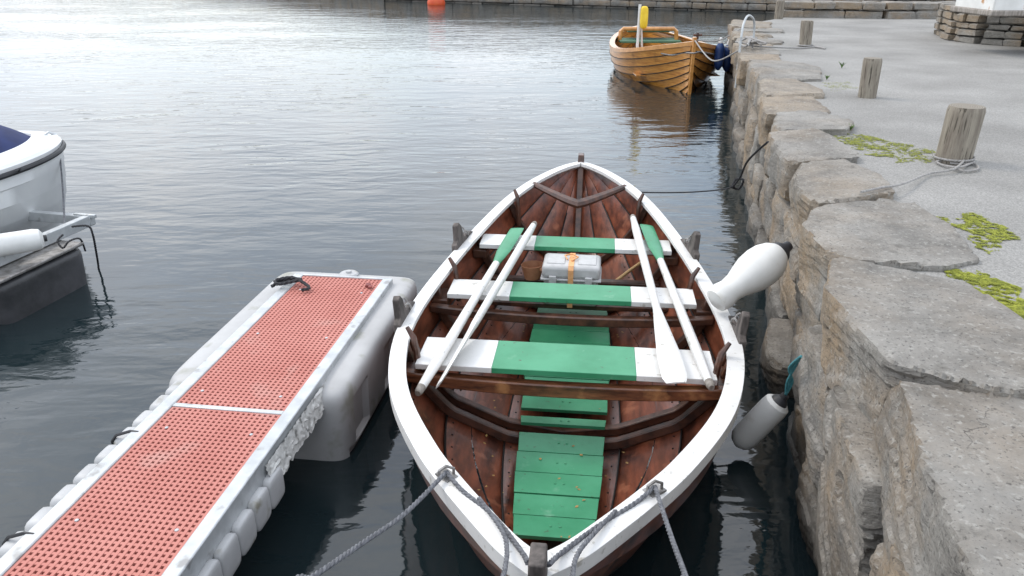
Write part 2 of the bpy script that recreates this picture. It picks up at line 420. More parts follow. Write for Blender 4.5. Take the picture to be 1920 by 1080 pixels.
def face_stone(y0,y1,z0,z1,seed,out=0):
    random.seed(seed); r=random.uniform; pts=[]; t0=r(-.01,.11)-out
    y0+=.012; y1-=.012; z1-=.02
    for yy,s in ((y0,-1),(y1,1)):
        sk=r(-.08,.08)
        for z in (z0,z1):
            pts.append(wallpt(yy+sk*(1 if z==z1 else -1)+r(-.02,.02)*-s,t0+r(0,.06),z+r(-.03,.03)))
            pts.append(wallpt(yy,.5,z))
    pts.append(wallpt((y0+y1)/2+r(-.15,.15),t0-r(-.01,.02),(z0+z1)/2+r(-.12,.12)))
    pts.append(wallpt((y0+y1)/2+r(-.15,.15),t0,z1+r(-.01,.03)))
    wall_part(rock_mesh(pts,vox((y0+y1)/2),.009,seed,.032,cuts=7),'face_stone')
face_stone(.9,1.95,.05,.84,301,-.02); face_stone(1.95,2.75,.0,.86,302,.06); face_stone(2.75,3.4,.24,.80,303,-.04)
face_stone(.9,1.75,-.5,.08,304); face_stone(1.75,2.4,-.5,.05,305); face_stone(2.4,3.1,-.5,.26,306,-.03); face_stone(3.1,3.9,-.5,.24,307,-.03)
y=3.4; k=310
while y<YEND:
    random.seed(k); l=random.uniform(.5,1.05)
    if random.random()<.3:
        face_stone(y,min(y+l,YEND),.22,.55,k,-.03); face_stone(y+.05,y+l-.05,.54,.84,k+50,0)
    else: face_stone(y,min(y+l,YEND),random.uniform(.15,.26),random.uniform(.76,.86),k,-.02)
    y+=l+.01; k+=1
y=3.9; k=420
while y<YEND:
    random.seed(k); l=random.uniform(.65,1.2); face_stone(y,min(y+l,YEND),-.5,random.uniform(.18,.26),k,0); y+=l; k+=1

def stacked(mb, path, z0, courses, lw, thick, seed, jit=.04):
    random.seed(seed); z=z0
    for h in courses:
        for (a,b) in zip(path[:-1],path[1:]):
            a=Vector(a);b=Vector(b);L_=(b-a).length;d=(b-a)/L_;nn=Vector((-d.y,d.x)); s=-random.random()*lw*.4
            while s<L_-.02:
                l=random.uniform(lw*.6,lw*1.5); e=min(s+l,L_); s0=max(s,0)
                if e-s0<.05: s=e; continue
                off=random.uniform(-jit,jit); c=a+d*(s0+e)/2+nn*off
                hw=(e-s0)/2-.012; rings=[]
                for q,(sc) in ((-1,.86),(-.75,1),(.75,1),(1,.86)):
                    ring=[]
                    for (aa,bb) in ((-1,-1),(1,-1),(1,1),(-1,1)):
                        j=random.uniform(-.02,.02)
                        pp=c+d*(hw*aa*sc+j)+nn*(thick/2*bb*sc)
                        ring.append((pp.x,pp.y,z+h/2+(h/2-.008)*q+random.uniform(-.012,.012)))
                    rings.append(ring)
                mb.loft(rings); s=e
        z+=h
far_a=(-7,46.2); far_b=(34,25.3)
t=thing('harbour_wall','long low dry stone wall across the water on the far side of the harbour','stone wall',(0,41,0))
mb=MB(); stacked(mb,[far_a,far_b],-.3,[.35,.3,.28,.32,.25,.3],.8,.6,5); stacked(mb,[(-90,135),(-40,85),far_a],-.3,[.6,.6,.5],1.6,.6,6)
o=mb.build('stone_courses',M['stone_far'],t,smooth=False); o.location=(0,-41,0)
mb=MB(); d_=(Vector(far_b)-Vector(far_a)).normalized(); nn=Vector((-d_.y,d_.x))
pl=[Vector(far_a)-nn*.2,Vector(far_b)-nn*.2,Vector(far_b)+nn*.5,Vector(far_a)+nn*.5]; mb.prism(pl,-1,1.45); o=mb.build('wall_core',M['seam'],t,smooth=False); o.location=(0,-41,0)
mb=MB(); q=[Vector((-90,135.5)),Vector((-40,85.5)),Vector(far_a)+nn*.4,Vector(far_b)+nn*.4,Vector((200,120)),Vector((260,480)),Vector((-260,480)),Vector((-200,200))]
mb.add([(p.x,p.y,1.35) for p in q],[tuple(range(8))]); tag(mb.build('far_shore',M['hill'],smooth=False),kind='structure')
mb=MB(); rows=[]
nx=90
for j in range(9):
    row=[]
    for i in range(nx+1):
        x=-230+i*6; f=j/8
        prof=math.sin(math.pi*f*.5)
        hh=(5+13*min(1,max(0,(x-5)/70))+4*noise.noise(Vector((x*.03,j*.3,0)))+2*noise.noise(Vector((x*.11,j*.9,4))))*prof
        row.append((x,170+j*14-abs(x)*.2+3*noise.noise(Vector((x*.1,j,9))),1.2+max(0,hh)))
    rows.append(row)
mb.loft(rows,closed=False,cap=False); tag(mb.build('hills',M['hill']),kind='structure')

t=thing('low_stone_wall','low two course stone wall edging the far end of the paved quay','stone wall',(6.3,18.4,QH))
mb=MB(); stacked(mb,[(6.2-6.3,18.75-18.4),(8.3-6.3,-.15),(16,-.6)],-.05,[.2,.18],.62,.5,9); mb.build('stone_courses',M['stone_far'],t,smooth=False,bevel=.015)
t=thing('stone_plinth','stacked stone plinth with rounded corner under the whitewashed wall','plinth',(8.4,14.0,QH))
c0=P(1795,78,QH); c0.x+=.22; mb=MB()
pp=[(c0.x+4,c0.y-1.25),(c0.x+.55,c0.y-.45),(c0.x+.12,c0.y-.12),(c0.x+.0,c0.y+.3),(c0.x+.25,c0.y+1.3),(c0.x+.9,c0.y+1.9),(c0.x+4,c0.y+2.3)]
pp=[(a-8.4,b-14.0) for a,b in pp]
stacked(mb,pp,-.03,[.11,.12,.09,.13,.10],.4,.35,12,.035); mb.build('stone_courses',M['stone_far'],t,smooth=False,bevel=.012)
mb=MB(); cx=sum(p[0] for p in pp)/7; cy=sum(p[1] for p in pp)/7
mb.prism([(cx+(a-cx)*.97,cy+(b-cy)*.97) for a,b in pp],0,.5); mb.build('plinth_core',M['asphalt'],t,smooth=False)
w0=P(1868,26,QH+.55)
t=thing('whitewashed_wall','foot of a whitewashed wall with a rusty stain on the stone plinth','wall',(w0.x,w0.y,QH+.51))
mb=MB(); mb.box((1.5,.6,.6),(3,1.0,1.2)); mb.build('wall_face',M['whitewash'],t,bevel=.02)
mb=MB(); mb.box((1.5,.6,.04),(3.08,1.08,.08)); mb.build('wall_footing',M['greywood'],t,bevel=.02)

# ------------------------------------------------------------------ hull class
def interp(tab,x):
    xs=[a for a,b in tab]; ys=[b for a,b in tab]; n=len(xs)
    x=min(max(x,xs[0]),xs[-1])
    i=max(0,min(n-2,int(np.searchsorted(xs,x))-1))
    def sl(k):
        if k==0: return (ys[1]-ys[0])/(xs[1]-xs[0])
        if k==n-1: return (ys[-1]-ys[-2])/(xs[-1]-xs[-2])
        return (ys[k+1]-ys[k-1])/(xs[k+1]-xs[k-1])
    h=xs[i+1]-xs[i]; t=(x-xs[i])/h
    return (2*t**3-3*t*t+1)*ys[i]+(t**3-2*t*t+t)*h*sl(i)+(-2*t**3+3*t*t)*ys[i+1]+(t**3-t*t)*h*sl(i+1)
class Hull:
    def __init__(s,L,hbt,S,K,fm,gm,fe,ge): s.L=L;s.hbt=hbt;s.S=S;s.K=K;s.fm=fm;s.gm=gm;s.fe=fe;s.ge=ge;s.n=len(fm)-1
    def hb(s,y): return max(0.0,interp(s.hbt,y))
    def pt(s,y,a):
        u=abs(y-s.L/2)/(s.L/2); e=min(1,u*u*1.05)
        k=a*s.n; i=min(int(k),s.n-1); f=k-i
        def g(A): return A[i]+(A[i+1]-A[i])*f
        X=g(s.fm)*(1-e)+g(s.fe)*e; Z=g(s.gm)*(1-e)+g(s.ge)*e
        K=s.K(y);S=s.S(y)
        return Vector((s.hb(y)*X,y,K+(S-K)*Z))
    def nrm(s,y,a):
        d=s.pt(y,min(1,a+.02))-s.pt(y,max(0,a-.02)); v=Vector((d.z,0,-d.x))
        return v.normalized() if v.length>1e-6 else Vector((1,0,0))
    def planking(s,th=.012,N=70,inmat=0,outmat=1,seam=2,outseam=0):
        mb=MB(); ys=[.015+(s.L-.03)*i/N for i in range(N+1)]
        for side in (1,-1):
            for j in range(s.n):
                a0=j/s.n; a1=(j+1)/s.n; r=[]
                for y in ys:
                    n0=s.nrm(y,a0+.5/s.n); p0=s.pt(y,a0); p1=s.pt(y,a1)
                    d=(p1-p0); dl=d.normalized() if d.length>1e-6 else Vector((0,0,1))
                    p0=p0-dl*(.02 if j else 0)+n0*(th if j else 0)
                    q=[p0,p1,p1+n0*th,p0+n0*th]
                    r.append([Vector((v.x*side,v.y,v.z)) for v in q])
                n=len(r)
                for i in range(n-1):
                    A=r[i];B=r[i+1]
                    mb.add([A[0],A[1],B[1],B[0]],[(0,1,2,3)],inmat)
                    mb.add([A[1],A[2],B[2],B[1]],[(0,1,2,3)],seam)
                    mb.add([A[2],A[3],B[3],B[2]],[(0,1,2,3)],outmat)
                    mb.add([A[3],A[0],B[0],B[3]],[(0,1,2,3)],seam)
                if outseam and j:
                    mb.tube([r[i][3] for i in range(n)],outseam,5,seam)
                if j<s.n-1:
                    mb.tube([Vector((side*(s.pt(y,a1).x-.002),y,s.pt(y,a1).z+.003)) for y in ys[4:-4]],.005,5,seam)
        return mb
    def gunwale(s,side,w=.1,up=.03,dn=.035,out=.015,N=90):
        mb=MB(); rings=[]
        for i in range(N+1):
            tt=i/N; tt=.5-.5*math.cos(math.pi*tt)
            y=tt*s.L; h=s.hb(y); e=.01
            dh=(s.hb(min(s.L,y+e))-s.hb(max(0,y-e)))/(min(s.L,y+e)-max(0,y-e)); nn=math.hypot(1,dh)
            ox,oy=h+out/nn, y-out*dh/nn
            ix,iy=h-w/nn, y+w*dh/nn
            if ix<0:
                f=h/(w/nn); ix=0; iy=y+f*w*dh/nn
            z=s.S(y); 
            rings.append([(side*ox,oy,z+up-.006),(side*ix,iy,z+up),(side*ix,iy,z+up-.025),(side*(ox-.03),oy,z-dn),(side*ox,oy,z-dn)])
        mb.loft(rings); return mb
    def rib(s,y,a0=-1,a1=1,w=.035,d=.05,over=.0,N=40,off=.0):
        mb=MB(); rings=[]
        for i in range(N+1):
            a=a0+(a1-a0)*i/N; side=1 if a>=0 else -1; aa=abs(a)
            p=s.pt(y,aa); 
            nn=Vector((0,0,0))
            for k in (-.12,-.06,0,.06,.12):
                q=a+k
                sd=1 if q>=0 else -1
                v=s.nrm(y,min(1,abs(q))); nn+=Vector((v.x*sd,0,v.z))
            nn.normalize(); p=Vector((p.x*side,p.y,p.z)); ins=-nn
            base=p+ins*off; inn=p+ins*(off+d)
            rings.append([base+Vector((0,-w/2,0)),inn+Vector((0,-w/2,0)),inn+Vector((0,w/2,0)),base+Vector((0,w/2,0))])
        mb.loft(rings); return mb
    def wlhalf(s,y,z=0):
        if s.K(y)>=z: return None
        for i in range(200):
            p=s.pt(y,i/200)
            if p.z>=z: return p.x
        return s.hb(y)
    def waterline(s,inset=-.004):
        ys=[s.L*i/160 for i in range(1,160)]; w=[(y,s.wlhalf(y)) for y in ys]; w=[(y,a) for y,a in w if a is not None]
        right=[(a+.006,y) for y,a in w]; return right+[(-x,y) for x,y in reversed(right)]

# ------------------------------------------------------------------ rowing boat
BO=Vector((.075,1.70,0)); BA=-math.radians(6.2)
def BW(x,y,z=0):
    c,s_=math.cos(BA),math.sin(BA); return Vector((BO.x+x*c-y*s_,BO.y+x*s_+y*c,z))
LB=4.7
rowing=thing('rowing_boat','open wooden rowing boat with white rails, red brown inside and three green and white thwarts','rowing boat',BO,BA)
hbt=[(0,0),(.12,.115),(.3,.24),(.49,.365),(.73,.51),(1.16,.72),(1.5,.83),(1.9,.9),(2.25,.905),(2.67,.868),(3.15,.79),(3.57,.695),(4.0,.56),(4.3,.41),(4.5,.26),(4.62,.13),(4.7,0)]
Sf=lambda y:.5+.25*(abs(y-2.25)/2.35)**2.1
Kf=lambda y:-.13+(Sf(y)+.13)*min(1,abs(y-2.35)/2.35)**4.5
HB=Hull(LB,hbt,Sf,Kf,[0,.36,.72,.93,1],[0,.07,.30,.64,1],[0,.29,.57,.80,1],[0,.25,.5,.75,1])
HB.planking(.013).build('hull_planking',[M['wood_in'],M['wood_in'],M['seam']],rowing,angle=30)
for s_ in (1,-1): HB.gunwale(s_,w=.07).build('gunwale',M['white'],rowing,bevel=.004)
mb=MB()
for side in (1,-1):
    for j in range(1,4):
        y=.6
        while y<4.1:
            a=j/4-.03; p=HB.pt(y,a); n=HB.nrm(y,a); p=Vector((p.x*side,p.y,p.z)); n=Vector((n.x*side,0,n.z))
            mb.lathe([(.006,-.002),(.005,.003),(.0,.004)],p,-n,6)
            y+=.12
tag(mb.build('rivets',M['seam'],rowing),kind='stuff')
def inner(y,z):
    for i in range(100):
        p=HB.pt(y,i/100)
        if p.z>=z: return p.x
    return HB.hb(y)
for y,w,d in ((2.0,.05,.05),(1.86,.045,.055),(2.62,.05,.055),(3.46,.045,.05),(4.02,.04,.045)):
    HB.rib(y,-.97,.97,w,d).build('rib',M['wood_dark'],rowing,bevel=.006)
for y in (1.80,2.80,3.98):
    for s_ in (-1,1):
        x=(HB.hb(y)-.1)*s_; mb=MB(); z=Sf(y)
        mb.tube([(x*.97,y,z-.18),(x*.985,y,z-.02),(x,y+.005,z+.05),(x*1.05,y+.03,z+.10)],[.024,.024,.022,.015],8,flat=.75)
        mb.build('rib_head',M['wood_dark'],rowing)
def beam(y,ze,zc,w,h,mt):
    mb=MB(); rings=[]; X=inner(y,ze)-.005
    for i in range(21):
        a=-1+i/10; x=X*a; z=zc+(ze-zc)*abs(a)**2.2; hh=h*(1-.25*abs(a)**3)
        rings.append([(x,y-w/2,z),(x,y+w/2,z),(x,y+w/2,z-hh),(x,y-w/2,z-hh)])
    mb.loft(rings); return mb.build('cross_beam',mt,rowing,bevel=.008)
beam(1.745,.40,.37,.055,.075,M['wood_beam']); beam(2.53,.42,.385,.055,.06,M['wood_dark'])
beam(3.11,.205,.204,.05,.04,M['wood_dark']); beam(3.27,.205,.204,.05,.04,M['wood_dark']); beam(3.40,.262,.26,.07,.04,M['wood_dark'])
def hook(y,zo,reach,w,d):
    mb=MB(); X=HB.hb(y)-.06; pts=[]
    for i in range(17):
        a=-1+i/8; pts.append(Vector((X*a,y-reach*(1-abs(a)**1.08),Sf(y)+zo-(1-abs(a)**1.2)*.05)))
    mb.tube(pts,[d*(.75+.5*(1-abs(-1+i/8))) for i in range(17)],8,flat=.8)
    mb.build('breasthook',M['wood_dark'],rowing)
hook(4.28,.02,.34,.03,.035)
def stempath(near):
    pts=[]
    for i in range(26):
        y=(1.3*(1-i/25.0)) if near else LB-1.3*(1-i/25.0)
        pts.append((y,Kf(y)))
    return pts
for near in (True,False):
    sp_=stempath(near); sg=-1 if near else 1; rings=[]
    top=Sf(0 if near else LB)
    path=sp_+[((0 if near else LB)+sg*.012,top+.04),((0 if near else LB)+sg*.02,top+(.13 if near else .08))]
    for i,(y,z) in enumerate(path):
        a=path[max(i-1,0)];b=path[min(i+1,len(path)-1)]
        t_=Vector((0,b[0]-a[0],b[1]-a[1])).normalized(); nn=Vector((0,sg*t_.z,-sg*t_.y))
        if nn.z>0: nn=-nn
        if i>=len(sp_): nn=Vector((0,sg,0))
        w=.026 if i<len(path)-1 else .024
        p=Vector((0,y,z)); q0=p-nn*.045; q1=p+nn*.05
        rings.append([q0+Vector((-w,0,0)),q0+Vector((w,0,0)),q1+Vector((w,0,0)),q1+Vector((-w,0,0))])
    mb=MB(); mb.loft(rings); mb.build('stem_post',M['tholewood'] if near else M['wood_dark'],rowing,bevel=.006)
mb=MB(); rings=[]
for i in range(21):
    y=1.2+2.3*i/20; z=Kf(y); rings.append([(-.025,y,z+.02),(.025,y,z+.02),(.025,y,z-.06),(-.025,y,z-.06)])
mb.loft(rings); mb.build('keel',M['wood_dark'],rowing)
def fw(y): return interp([(.85,.165),(1.3,.205),(1.9,.235),(2.6,.265),(3.3,.25),(3.7,.2)],y)
def fz(y): return interp([(.85,.115),(1.2,.05),(1.7,.025),(2.6,.025),(3.3,.05),(3.7,.09)],y)
def floorp(y0,y1,n):
    mb=MB()
    for i in range(n):
        a=y0+(y1-y0)*i/n+.0035; b=y0+(y1-y0)*(i+1)/n-.0035
        rings=[]
        dz=random.uniform(-.003,.003)
        for yy in (a,b):
            w=fw(yy)+random.uniform(-.004,.004); z=fz(yy)+dz
            rings.append([(-w,yy,z),(w,yy,z),(w,yy,z-.02),(-w,yy,z-.02)])
        mb.loft(rings)
        for xx in (-.012,.03): mb.lathe([(.007,0),(.006,.003),(0,.004)],(xx,(a+b)/2,fz((a+b)/2)+dz+.001),(0,0,1),8)
    mb.build('floor_board',M['green'],rowing,bevel=.002)
floorp(.9,1.80,5); floorp(1.89,1.965,1); floorp(2.04,2.58,3); floorp(2.68,3.38,4); floorp(3.50,3.75,2)
TH=[(1.88,.45,.77,.31,.48),(2.67,.485,.755,.235,.49),(3.42,.535,.665,.22,.42)]
for y,z,hw,w,g in TH:
    tk=.032; mb=MB()
    mb.box((0,y,z-tk/2),(2*hw*g,w,tk)); th=mb.build('thwart',M['green'],rowing,bevel=.003)
    for s_ in (-1,1):
        mb=MB(); mb.box((s_*hw*(1+g)/2,y,z-tk/2),(hw*(1-g),w,tk)); mb.build('white_painted_end',M['white'],th,bevel=.003)
    mb=MB(); mb.box((0,y,z-tk-.012),(2*hw*.96,w*.55,.024)); mb.build('thwart_underside',M['wood_dark'],rowing)
    for s_ in (-1,1):
        mb=MB(); X=inner(y,z-.06); mb.box((s_*(X-.04),y,z-.085),(.1,w*.8,.06)); mb.build('thwart_rest',M['wood_dark'],rowing,bevel=.006)
for y in (2.14,3.28):
    for s_ in (-1,1):
        R=Matrix.Rotation(s_*.12,3,'Y'); x=HB.hb(y)*s_+s_*.012; dh=(HB.hb(y+.05)-HB.hb(y-.05))/.1
        Rz=Matrix.Rotation(-s_*math.atan(dh),3,'Z')
        prof=[(-.17,-.07),(.17,-.07),(.18,.01),(.12,.035),(.05,.03),(-.01,.035),(-.03,.12),(-.065,.155),(-.10,.14),(-.12,.04),(-.16,.02)]
        mb=MB(); z=Sf(y)+.02; rings=[]
        for xo in (-.02,.02):
            rings.append([Vector((x,y,z))+Rz@(R@Vector((xo,py,pz))) for py,pz in prof])
        mb.loft(rings); k=mb.build('rowlock_bracket',M['tholewood'],rowing,bevel=.005)
        mb=MB(); c=Vector((x,y+.03,z+.05)); rope_into(mb,[c+Vector((s_*.03*math.cos(q),.05*math.sin(q),.03*math.sin(q*2))) for q in [i*.6 for i in range(12)]],.006)
        mb.build('rowlock_lashing',M['rope_l'],k)
fits=[]; fl_=[]
for px,py in ((835,908),(1240,938)):
    w=P(px,py,.62)
    c,s2=math.cos(-BA),math.sin(-BA); r=w-BO; lx=r.x*c-r.y*s2; ly=r.x*s2+r.y*c; lz=Sf(ly)+.03
    sg=1 if lx>0 else -1; hx=(HB.hb(ly)-.03)*sg
    fits.append(BW(hx,ly,lz+.02)); fl_.append((hx,ly,lz))
    mb=MB(); mb.box((hx,ly,lz+.004),(.07,.05,.008),R=Matrix.Rotation(sg*.7,3,'Z')); 
    mb.tube([(hx-.025,ly-.01,lz),(hx-.025,ly-.01,lz+.03),(hx,ly,lz+.045),(hx+.025,ly+.01,lz+.03),(hx+.025,ly+.01,lz)],.006,8)
    mb.build('mooring_eye',M['iron'],rowing)

# ------------------------------------------------------------------ oars
def oar(pb,ph,roll,blade_mat,label,bl=.62,bw=.052,tip=.97,mid=.95):
    ax=(ph-pb); L_=ax.length; ax.normalize()
    side=ax.cross(Vector((0,0,1))).normalized(); up=side.cross(ax).normalized()
    a=side*math.cos(roll)+up*math.sin(roll); b=ax.cross(a).normalized()
    t=thing('oar',label,'oar',pb)
    def ell(d,ra,rb,n=12): return [ax*d+a*math.cos(2*math.pi*k/n)*ra+b*math.sin(2*math.pi*k/n)*rb for k in range(n)]
    mb=MB(); mb.loft([ell(bl-.005,.024,.021),ell(bl+.3,.025,.024),ell(bl+.8,.028,.026),ell(L_-.25,.029,.028),ell(L_-.2,.026,.026),ell(L_-.055,.022,.022)])
    mb.build('shaft',M['white'],t)
    mb=MB(); mb.loft([ell(0,bw*tip*.94,.004),ell(.006,bw*tip,.006),ell(.05,bw,.008),ell(.25,bw,.010),ell(.42,bw*mid,.013),ell(.55,bw*.66,.017),ell(bl,.0245,.0215)])
    mb.build('blade',blade_mat,t)
    mb=MB(); mb.loft([ell(L_-.057,.0225,.0225),ell(L_-.02,.021,.021),ell(L_,.015,.015)])
    mb.build('handle_end',M['greywood'],t)
oar(P(970,428,.58),P(783,738,.46),-.1,M['green'],'left white oar with green blade resting over the far thwart')
oar(P(822,722,.48),P(1003,418,.605),1.0,M['white'],'left all white oar with its white blade toward the near end',tip=.6)
oar(P(1212,422,.58),P(1334,728,.46),.15,M['green'],'right white oar with green blade resting over the far thwart')
oar(P(1268,718,.495),P(1186,405,.605),.1,M['white'],'right all white oar with broad white blade lying on the near thwart',.75,.062,.8,.8)

# ------------------------------------------------------------------ case, bailer, stick
cs=BW(-.01,3.17,.206); case=thing('storage_case','grey plastic storage case with orange strap between the far thwarts','case',cs,BA-.02)
mb=MB(); mb.box((0,0,.095),(.365,.235,.19)); mb.build('case_body',M['casegrey'],case,bevel=.02,seg=3)
mb=MB(); mb.box((0,0,.245),(.39,.26,.095)); lid=mb.build('lid',M['casegrey'],case,bevel=.026,seg=3)
mb=MB(); mb.box((0,0,.195),(.405,.275,.014)); mb.build('lid_rim',M['casegrey'],lid,bevel=.004)
for x in (-.12,.12):
    mb=MB(); mb.box((x,-.14,.19),(.05,.018,.07)); mb.build('latch',M['casegrey'],case,bevel=.005)
for x in (-.15,-.06,.06,.15):
    mb=MB(); mb.box((x,-.121,.09),(.02,.012,.14)); mb.build('moulded_rib',M['casegrey'],case,bevel=.003)
for x in (-.105,.105):
    mb=MB(); mb.box((x,0,.294),(.12,.17,.008)); mb.build('lid_panel',M['casegrey'],lid,bevel=.003)
mb=MB(); hw_,z1=.1415,.2965
strap=[(-hw_,-.0),(-hw_,.20),(-hw_,.27),(-hw_+.02,z1),(hw_-.02,z1),(hw_,.27),(hw_,-.0)]
mb.loft([[(-.018,y,z),(.018,y,z),(.018,y*.98,z-.003),(-.018,y*.98,z-.003)] for y,z in strap])
sp_=mb.build('orange_strap',M['orange'],case)
mb=MB(); mb.tube([(-.03,-.02,.302),(-.05,.02,.315),(0,.04,.32),(.04,.01,.31),(.0,-.04,.302)],.006,6); mb.build('strap_loop',M['orange'],sp_)
b0=BW(-.295,3.385,.318); t=thing('bailer','brown wooden bailer scoop lying left of the grey case','bailer',b0,.4)
mb=MB(); rings=[]
for k,(r,h) in enumerate([(.05,-.055),(.062,.0),(.075,.05),(.07,.052),(.056,.0),(.045,-.04),(.001,-.04)]): rings.append([(r*1.15*math.cos(q*math.pi/10),r*math.sin(q*math.pi/10),h) for q in range(20)])
mb.loft(rings); mb.build('scoop',M['bailer'],t)
mb=MB(); mb.tube([(.03,-.05,.03),(.06,-.10,.03),(.08,-.17,.0)],[.015,.014,.016],8); mb.build('handle',M['bailer'],t)
mb=MB(); mb.tube([P(1146,534,.2),P(1180,508,.24),P(1222,478,.30)],[.014,.013,.012],8); tag(mb.build('wooden_pole',M['stick']),'short pale wooden pole leaning right of the grey case','pole')
random.seed(3)
mb=MB()
for k in range(46):
    x=random.choice([-1,1])*random.uniform(.2,.42); y=random.uniform(1.2,3.3) if k<34 else random.uniform(.9,1.7)
    if k>=34: x=random.uniform(-.15,.15)
    z=(fz(y)+.004) if abs(x)<fw(y) else None
    if z is None:
        for i in range(100):
            p=HB.pt(y,i/100)
            if p.x>=abs(x): z=p.z+.006; break
    a=random.uniform(0,6.28); l=random.uniform(.006,.014); c=Vector((x,y,z)); d=Vector((math.cos(a),math.sin(a),.2))*l; e=Vector((-math.sin(a),math.cos(a),.1))*l*.6
    mb.add([BW(*(c-d)),BW(*(c+e)),BW(*(c+d)),BW(*(c-e))],[(0,1,2,3)])
tag(mb.build('leaf_litter',M['leaf'],smooth=False),kind='stuff',label='scattered dry leaf scraps on the boat bottom',cat='leaves')

# ------------------------------------------------------------------ ropes on boat
def BG(x,y,dz=.0): return BW(x,y,Sf(y)+.03+dz)
rope('mooring_rope',[fits[0],P(760,962,.72),P(680,1018,.80),P(588,1080,.92),P(500,1130,1.02),Vector((-.9,.5,1.12))],.0088,M['rope'],'grey mooring rope running down left from the left rail eye')
a0=fl_[0]; a1=fl_[1]
rope('mooring_rope',[fits[0],BG(a0[0]*.80,a0[1]-.1,.005),BG(a0[0]*.45,.30,.005),BG(-.06,.10,.015),BW(-.03,.0,.80)],.0088,M['rope'],'grey rope from the left rail eye to the near stem post')
rope('mooring_rope',[fits[1],BG(a1[0]*.80,a1[1]-.1,.005),BG(a1[0]*.45,.28,.005),BG(.06,.10,.015),BW(.03,.0,.80)],.0088,M['rope'],'grey rope from the right rail eye to the near stem post')
rope('mooring_rope',[fits[1],P(1258,1005,.75),P(1285,1080,.85),P(1300,1130,1.0),Vector((.5,.5,1.12))],.0088,M['rope'],'grey mooring rope running straight down from the right rail eye')
rope('mooring_rope',[BG(a0[0]*.62,.40,.012),BG(-.13,.20,.02),BG(-.10,.08,.03),BW(-.09,-.05,.82),BW(-.08,-.3,.9),Vector((-.02,.5,1.12))],.008,M['rope'],'thin grey rope dropping over the rail left of the near stem')
rope('mooring_rope',[BG(a1[0]*.62,.38,.012),BG(.15,.20,.02),BG(.11,.08,.03),BW(.10,-.05,.82),BW(.10,-.3,.9),Vector((.2,.5,1.12))],.008,M['rope'],'thin grey rope dropping over the rail right of the near stem')
rope('mooring_line',[BW(.03,4.70,.60),P(1180,359,.42),P(1270,361,.40),P(1340,357,.43),P(1378,350,.5)],.006,M['rope_b'],'thin dark line from the far stem to the quay wall',twist=False)
mb=MB(); rope_into(mb,[P(1376,348,.52),P(1388,332,.62),P(1400,305,.83),P(1418,285,1.0),P(1440,266,1.14)],.009); rope_into(mb,[P(1370,350,.50),P(1385,354,.47),P(1394,338,.56),P(1380,336,.56),P(1372,352,.49)],.011)
tag(mb.build('knotted_rope',M['rope_b']),'dark knotted rope hanging over the quay stones','rope')

# ------------------------------------------------------------------ white fenders
def P3(px,py,D): 
    u=(px-960)/F; v=(py-540)/F; return Vector((u*D,D*(CP-v*SP),H-D*(SP+v*CP)))
a=P3(1345,562,4.3); b=P3(1474,464,4.42); ax=(b-a)
t=thing('fender','large white teardrop fender with black end squeezed between boat and quay','fender',b)
mb=MB(); mb.lathe([(.03,-.03),(.07,-.01),(.08,.04),(.07,.09),(.078,.15),(.098,.21),(.115,.27),(.12,.33),(.114,.39),(.095,.44),(.068,.475)],a-b,ax,28); mb.build('fender_body',M['fender'],t)
mb=MB(); mb.lathe([(.07,.47),(.06,.50),(.033,.53),(.028,.56),(.0,.565)],a-b,ax,20); mb.build('fender_end',M['black'],t)
a=P(1384,832,.06); b=P(1466,748,.36)
t=thing('fender','small white cylindrical fender hanging low by the quay on teal rope','fender',b); ax=b-a; Lf=ax.length
mb=MB(); mb.lathe([(.02,-.01),(.05,.01),(.066,.035),(.07,.07),(.07,Lf-.07),(.066,Lf-.035),(.05,Lf-.02)],a-b,ax,24); mb.build('fender_body',M['fender'],t)
mb=MB(); mb.lathe([(.045,Lf-.022),(.038,Lf-.005),(.022,Lf+.01),(.02,Lf+.03),(0,Lf+.032)],a-b,ax,20); mb.build('fender_end',M['black'],t)
mb=MB(); e=b+ax.normalized()*.03
for k in range(3): rope_into(mb,[e,P(1476+5*k,716,.48),P(1490-5*k,690,.60),P(1502,668,.70+.03*k)],.0065)
tag(mb.build('fender_rope',M['rope_t']),'frayed teal rope above the small white fender','rope')

# ------------------------------------------------------------------ finger pier (red grating)
PO=Vector((-1.62,.9,0)); PA=-math.atan2(.36,2.65); pier=thing('finger_pier','narrow floating pier with red grating deck and grey end float','floating pier',PO,PA)
ZD=.45; PL=3.80
def grating(y0,y1):
    mb=MB(); w=.262; n=int(round(2*w/.0265)); m_=int(round((y1-y0)/.0265))
    for i in range(n+1): mb.box((-w+2*w*i/n,(y0+y1)/2,ZD-.008),(.0125,y1-y0,.02))
    for j in range(m_+1): mb.box((0,y0+(y1-y0)*j/m_,ZD-.0085),(2*w+.012,.0125,.0185))
    g=mb.build('deck_grating',M['red'],pier,smooth=False)
    for sx in (-1,1):
        y=y0+.12
        while y<y1:
            mb=MB(); mb.lathe([(.008,0),(.008,.002),(.005,.004),(0,.004)],(sx*.2,y,ZD+.002),(0,0,1),10); mb.build('bolt_head',M['steel'],g); y+=.62
grating(.02,2.165); grating(2.20,3.78)
mb=MB(); mb.box((0,PL/2,ZD-.027),(.54,PL-.02,.012)); mb.build('under_deck_plate',M['under'],pier)
for s_ in (-1,1):
    mb=MB(); mb.box((s_*.302,PL/2,ZD-.045),(.064,PL,.11)); mb.build('side_rail',M['steel'],pier,bevel=.006)
mb=MB(); mb.box((0,2.183,ZD-.018),(.54,.028,.05)); mb.build('cross_rail',M['steel'],pier,bevel=.003)
mb=MB(); mb.box((0,PL-.008,ZD-.03),(.66,.02,.08)); mb.build('cross_rail',M['steel'],pier,bevel=.003)
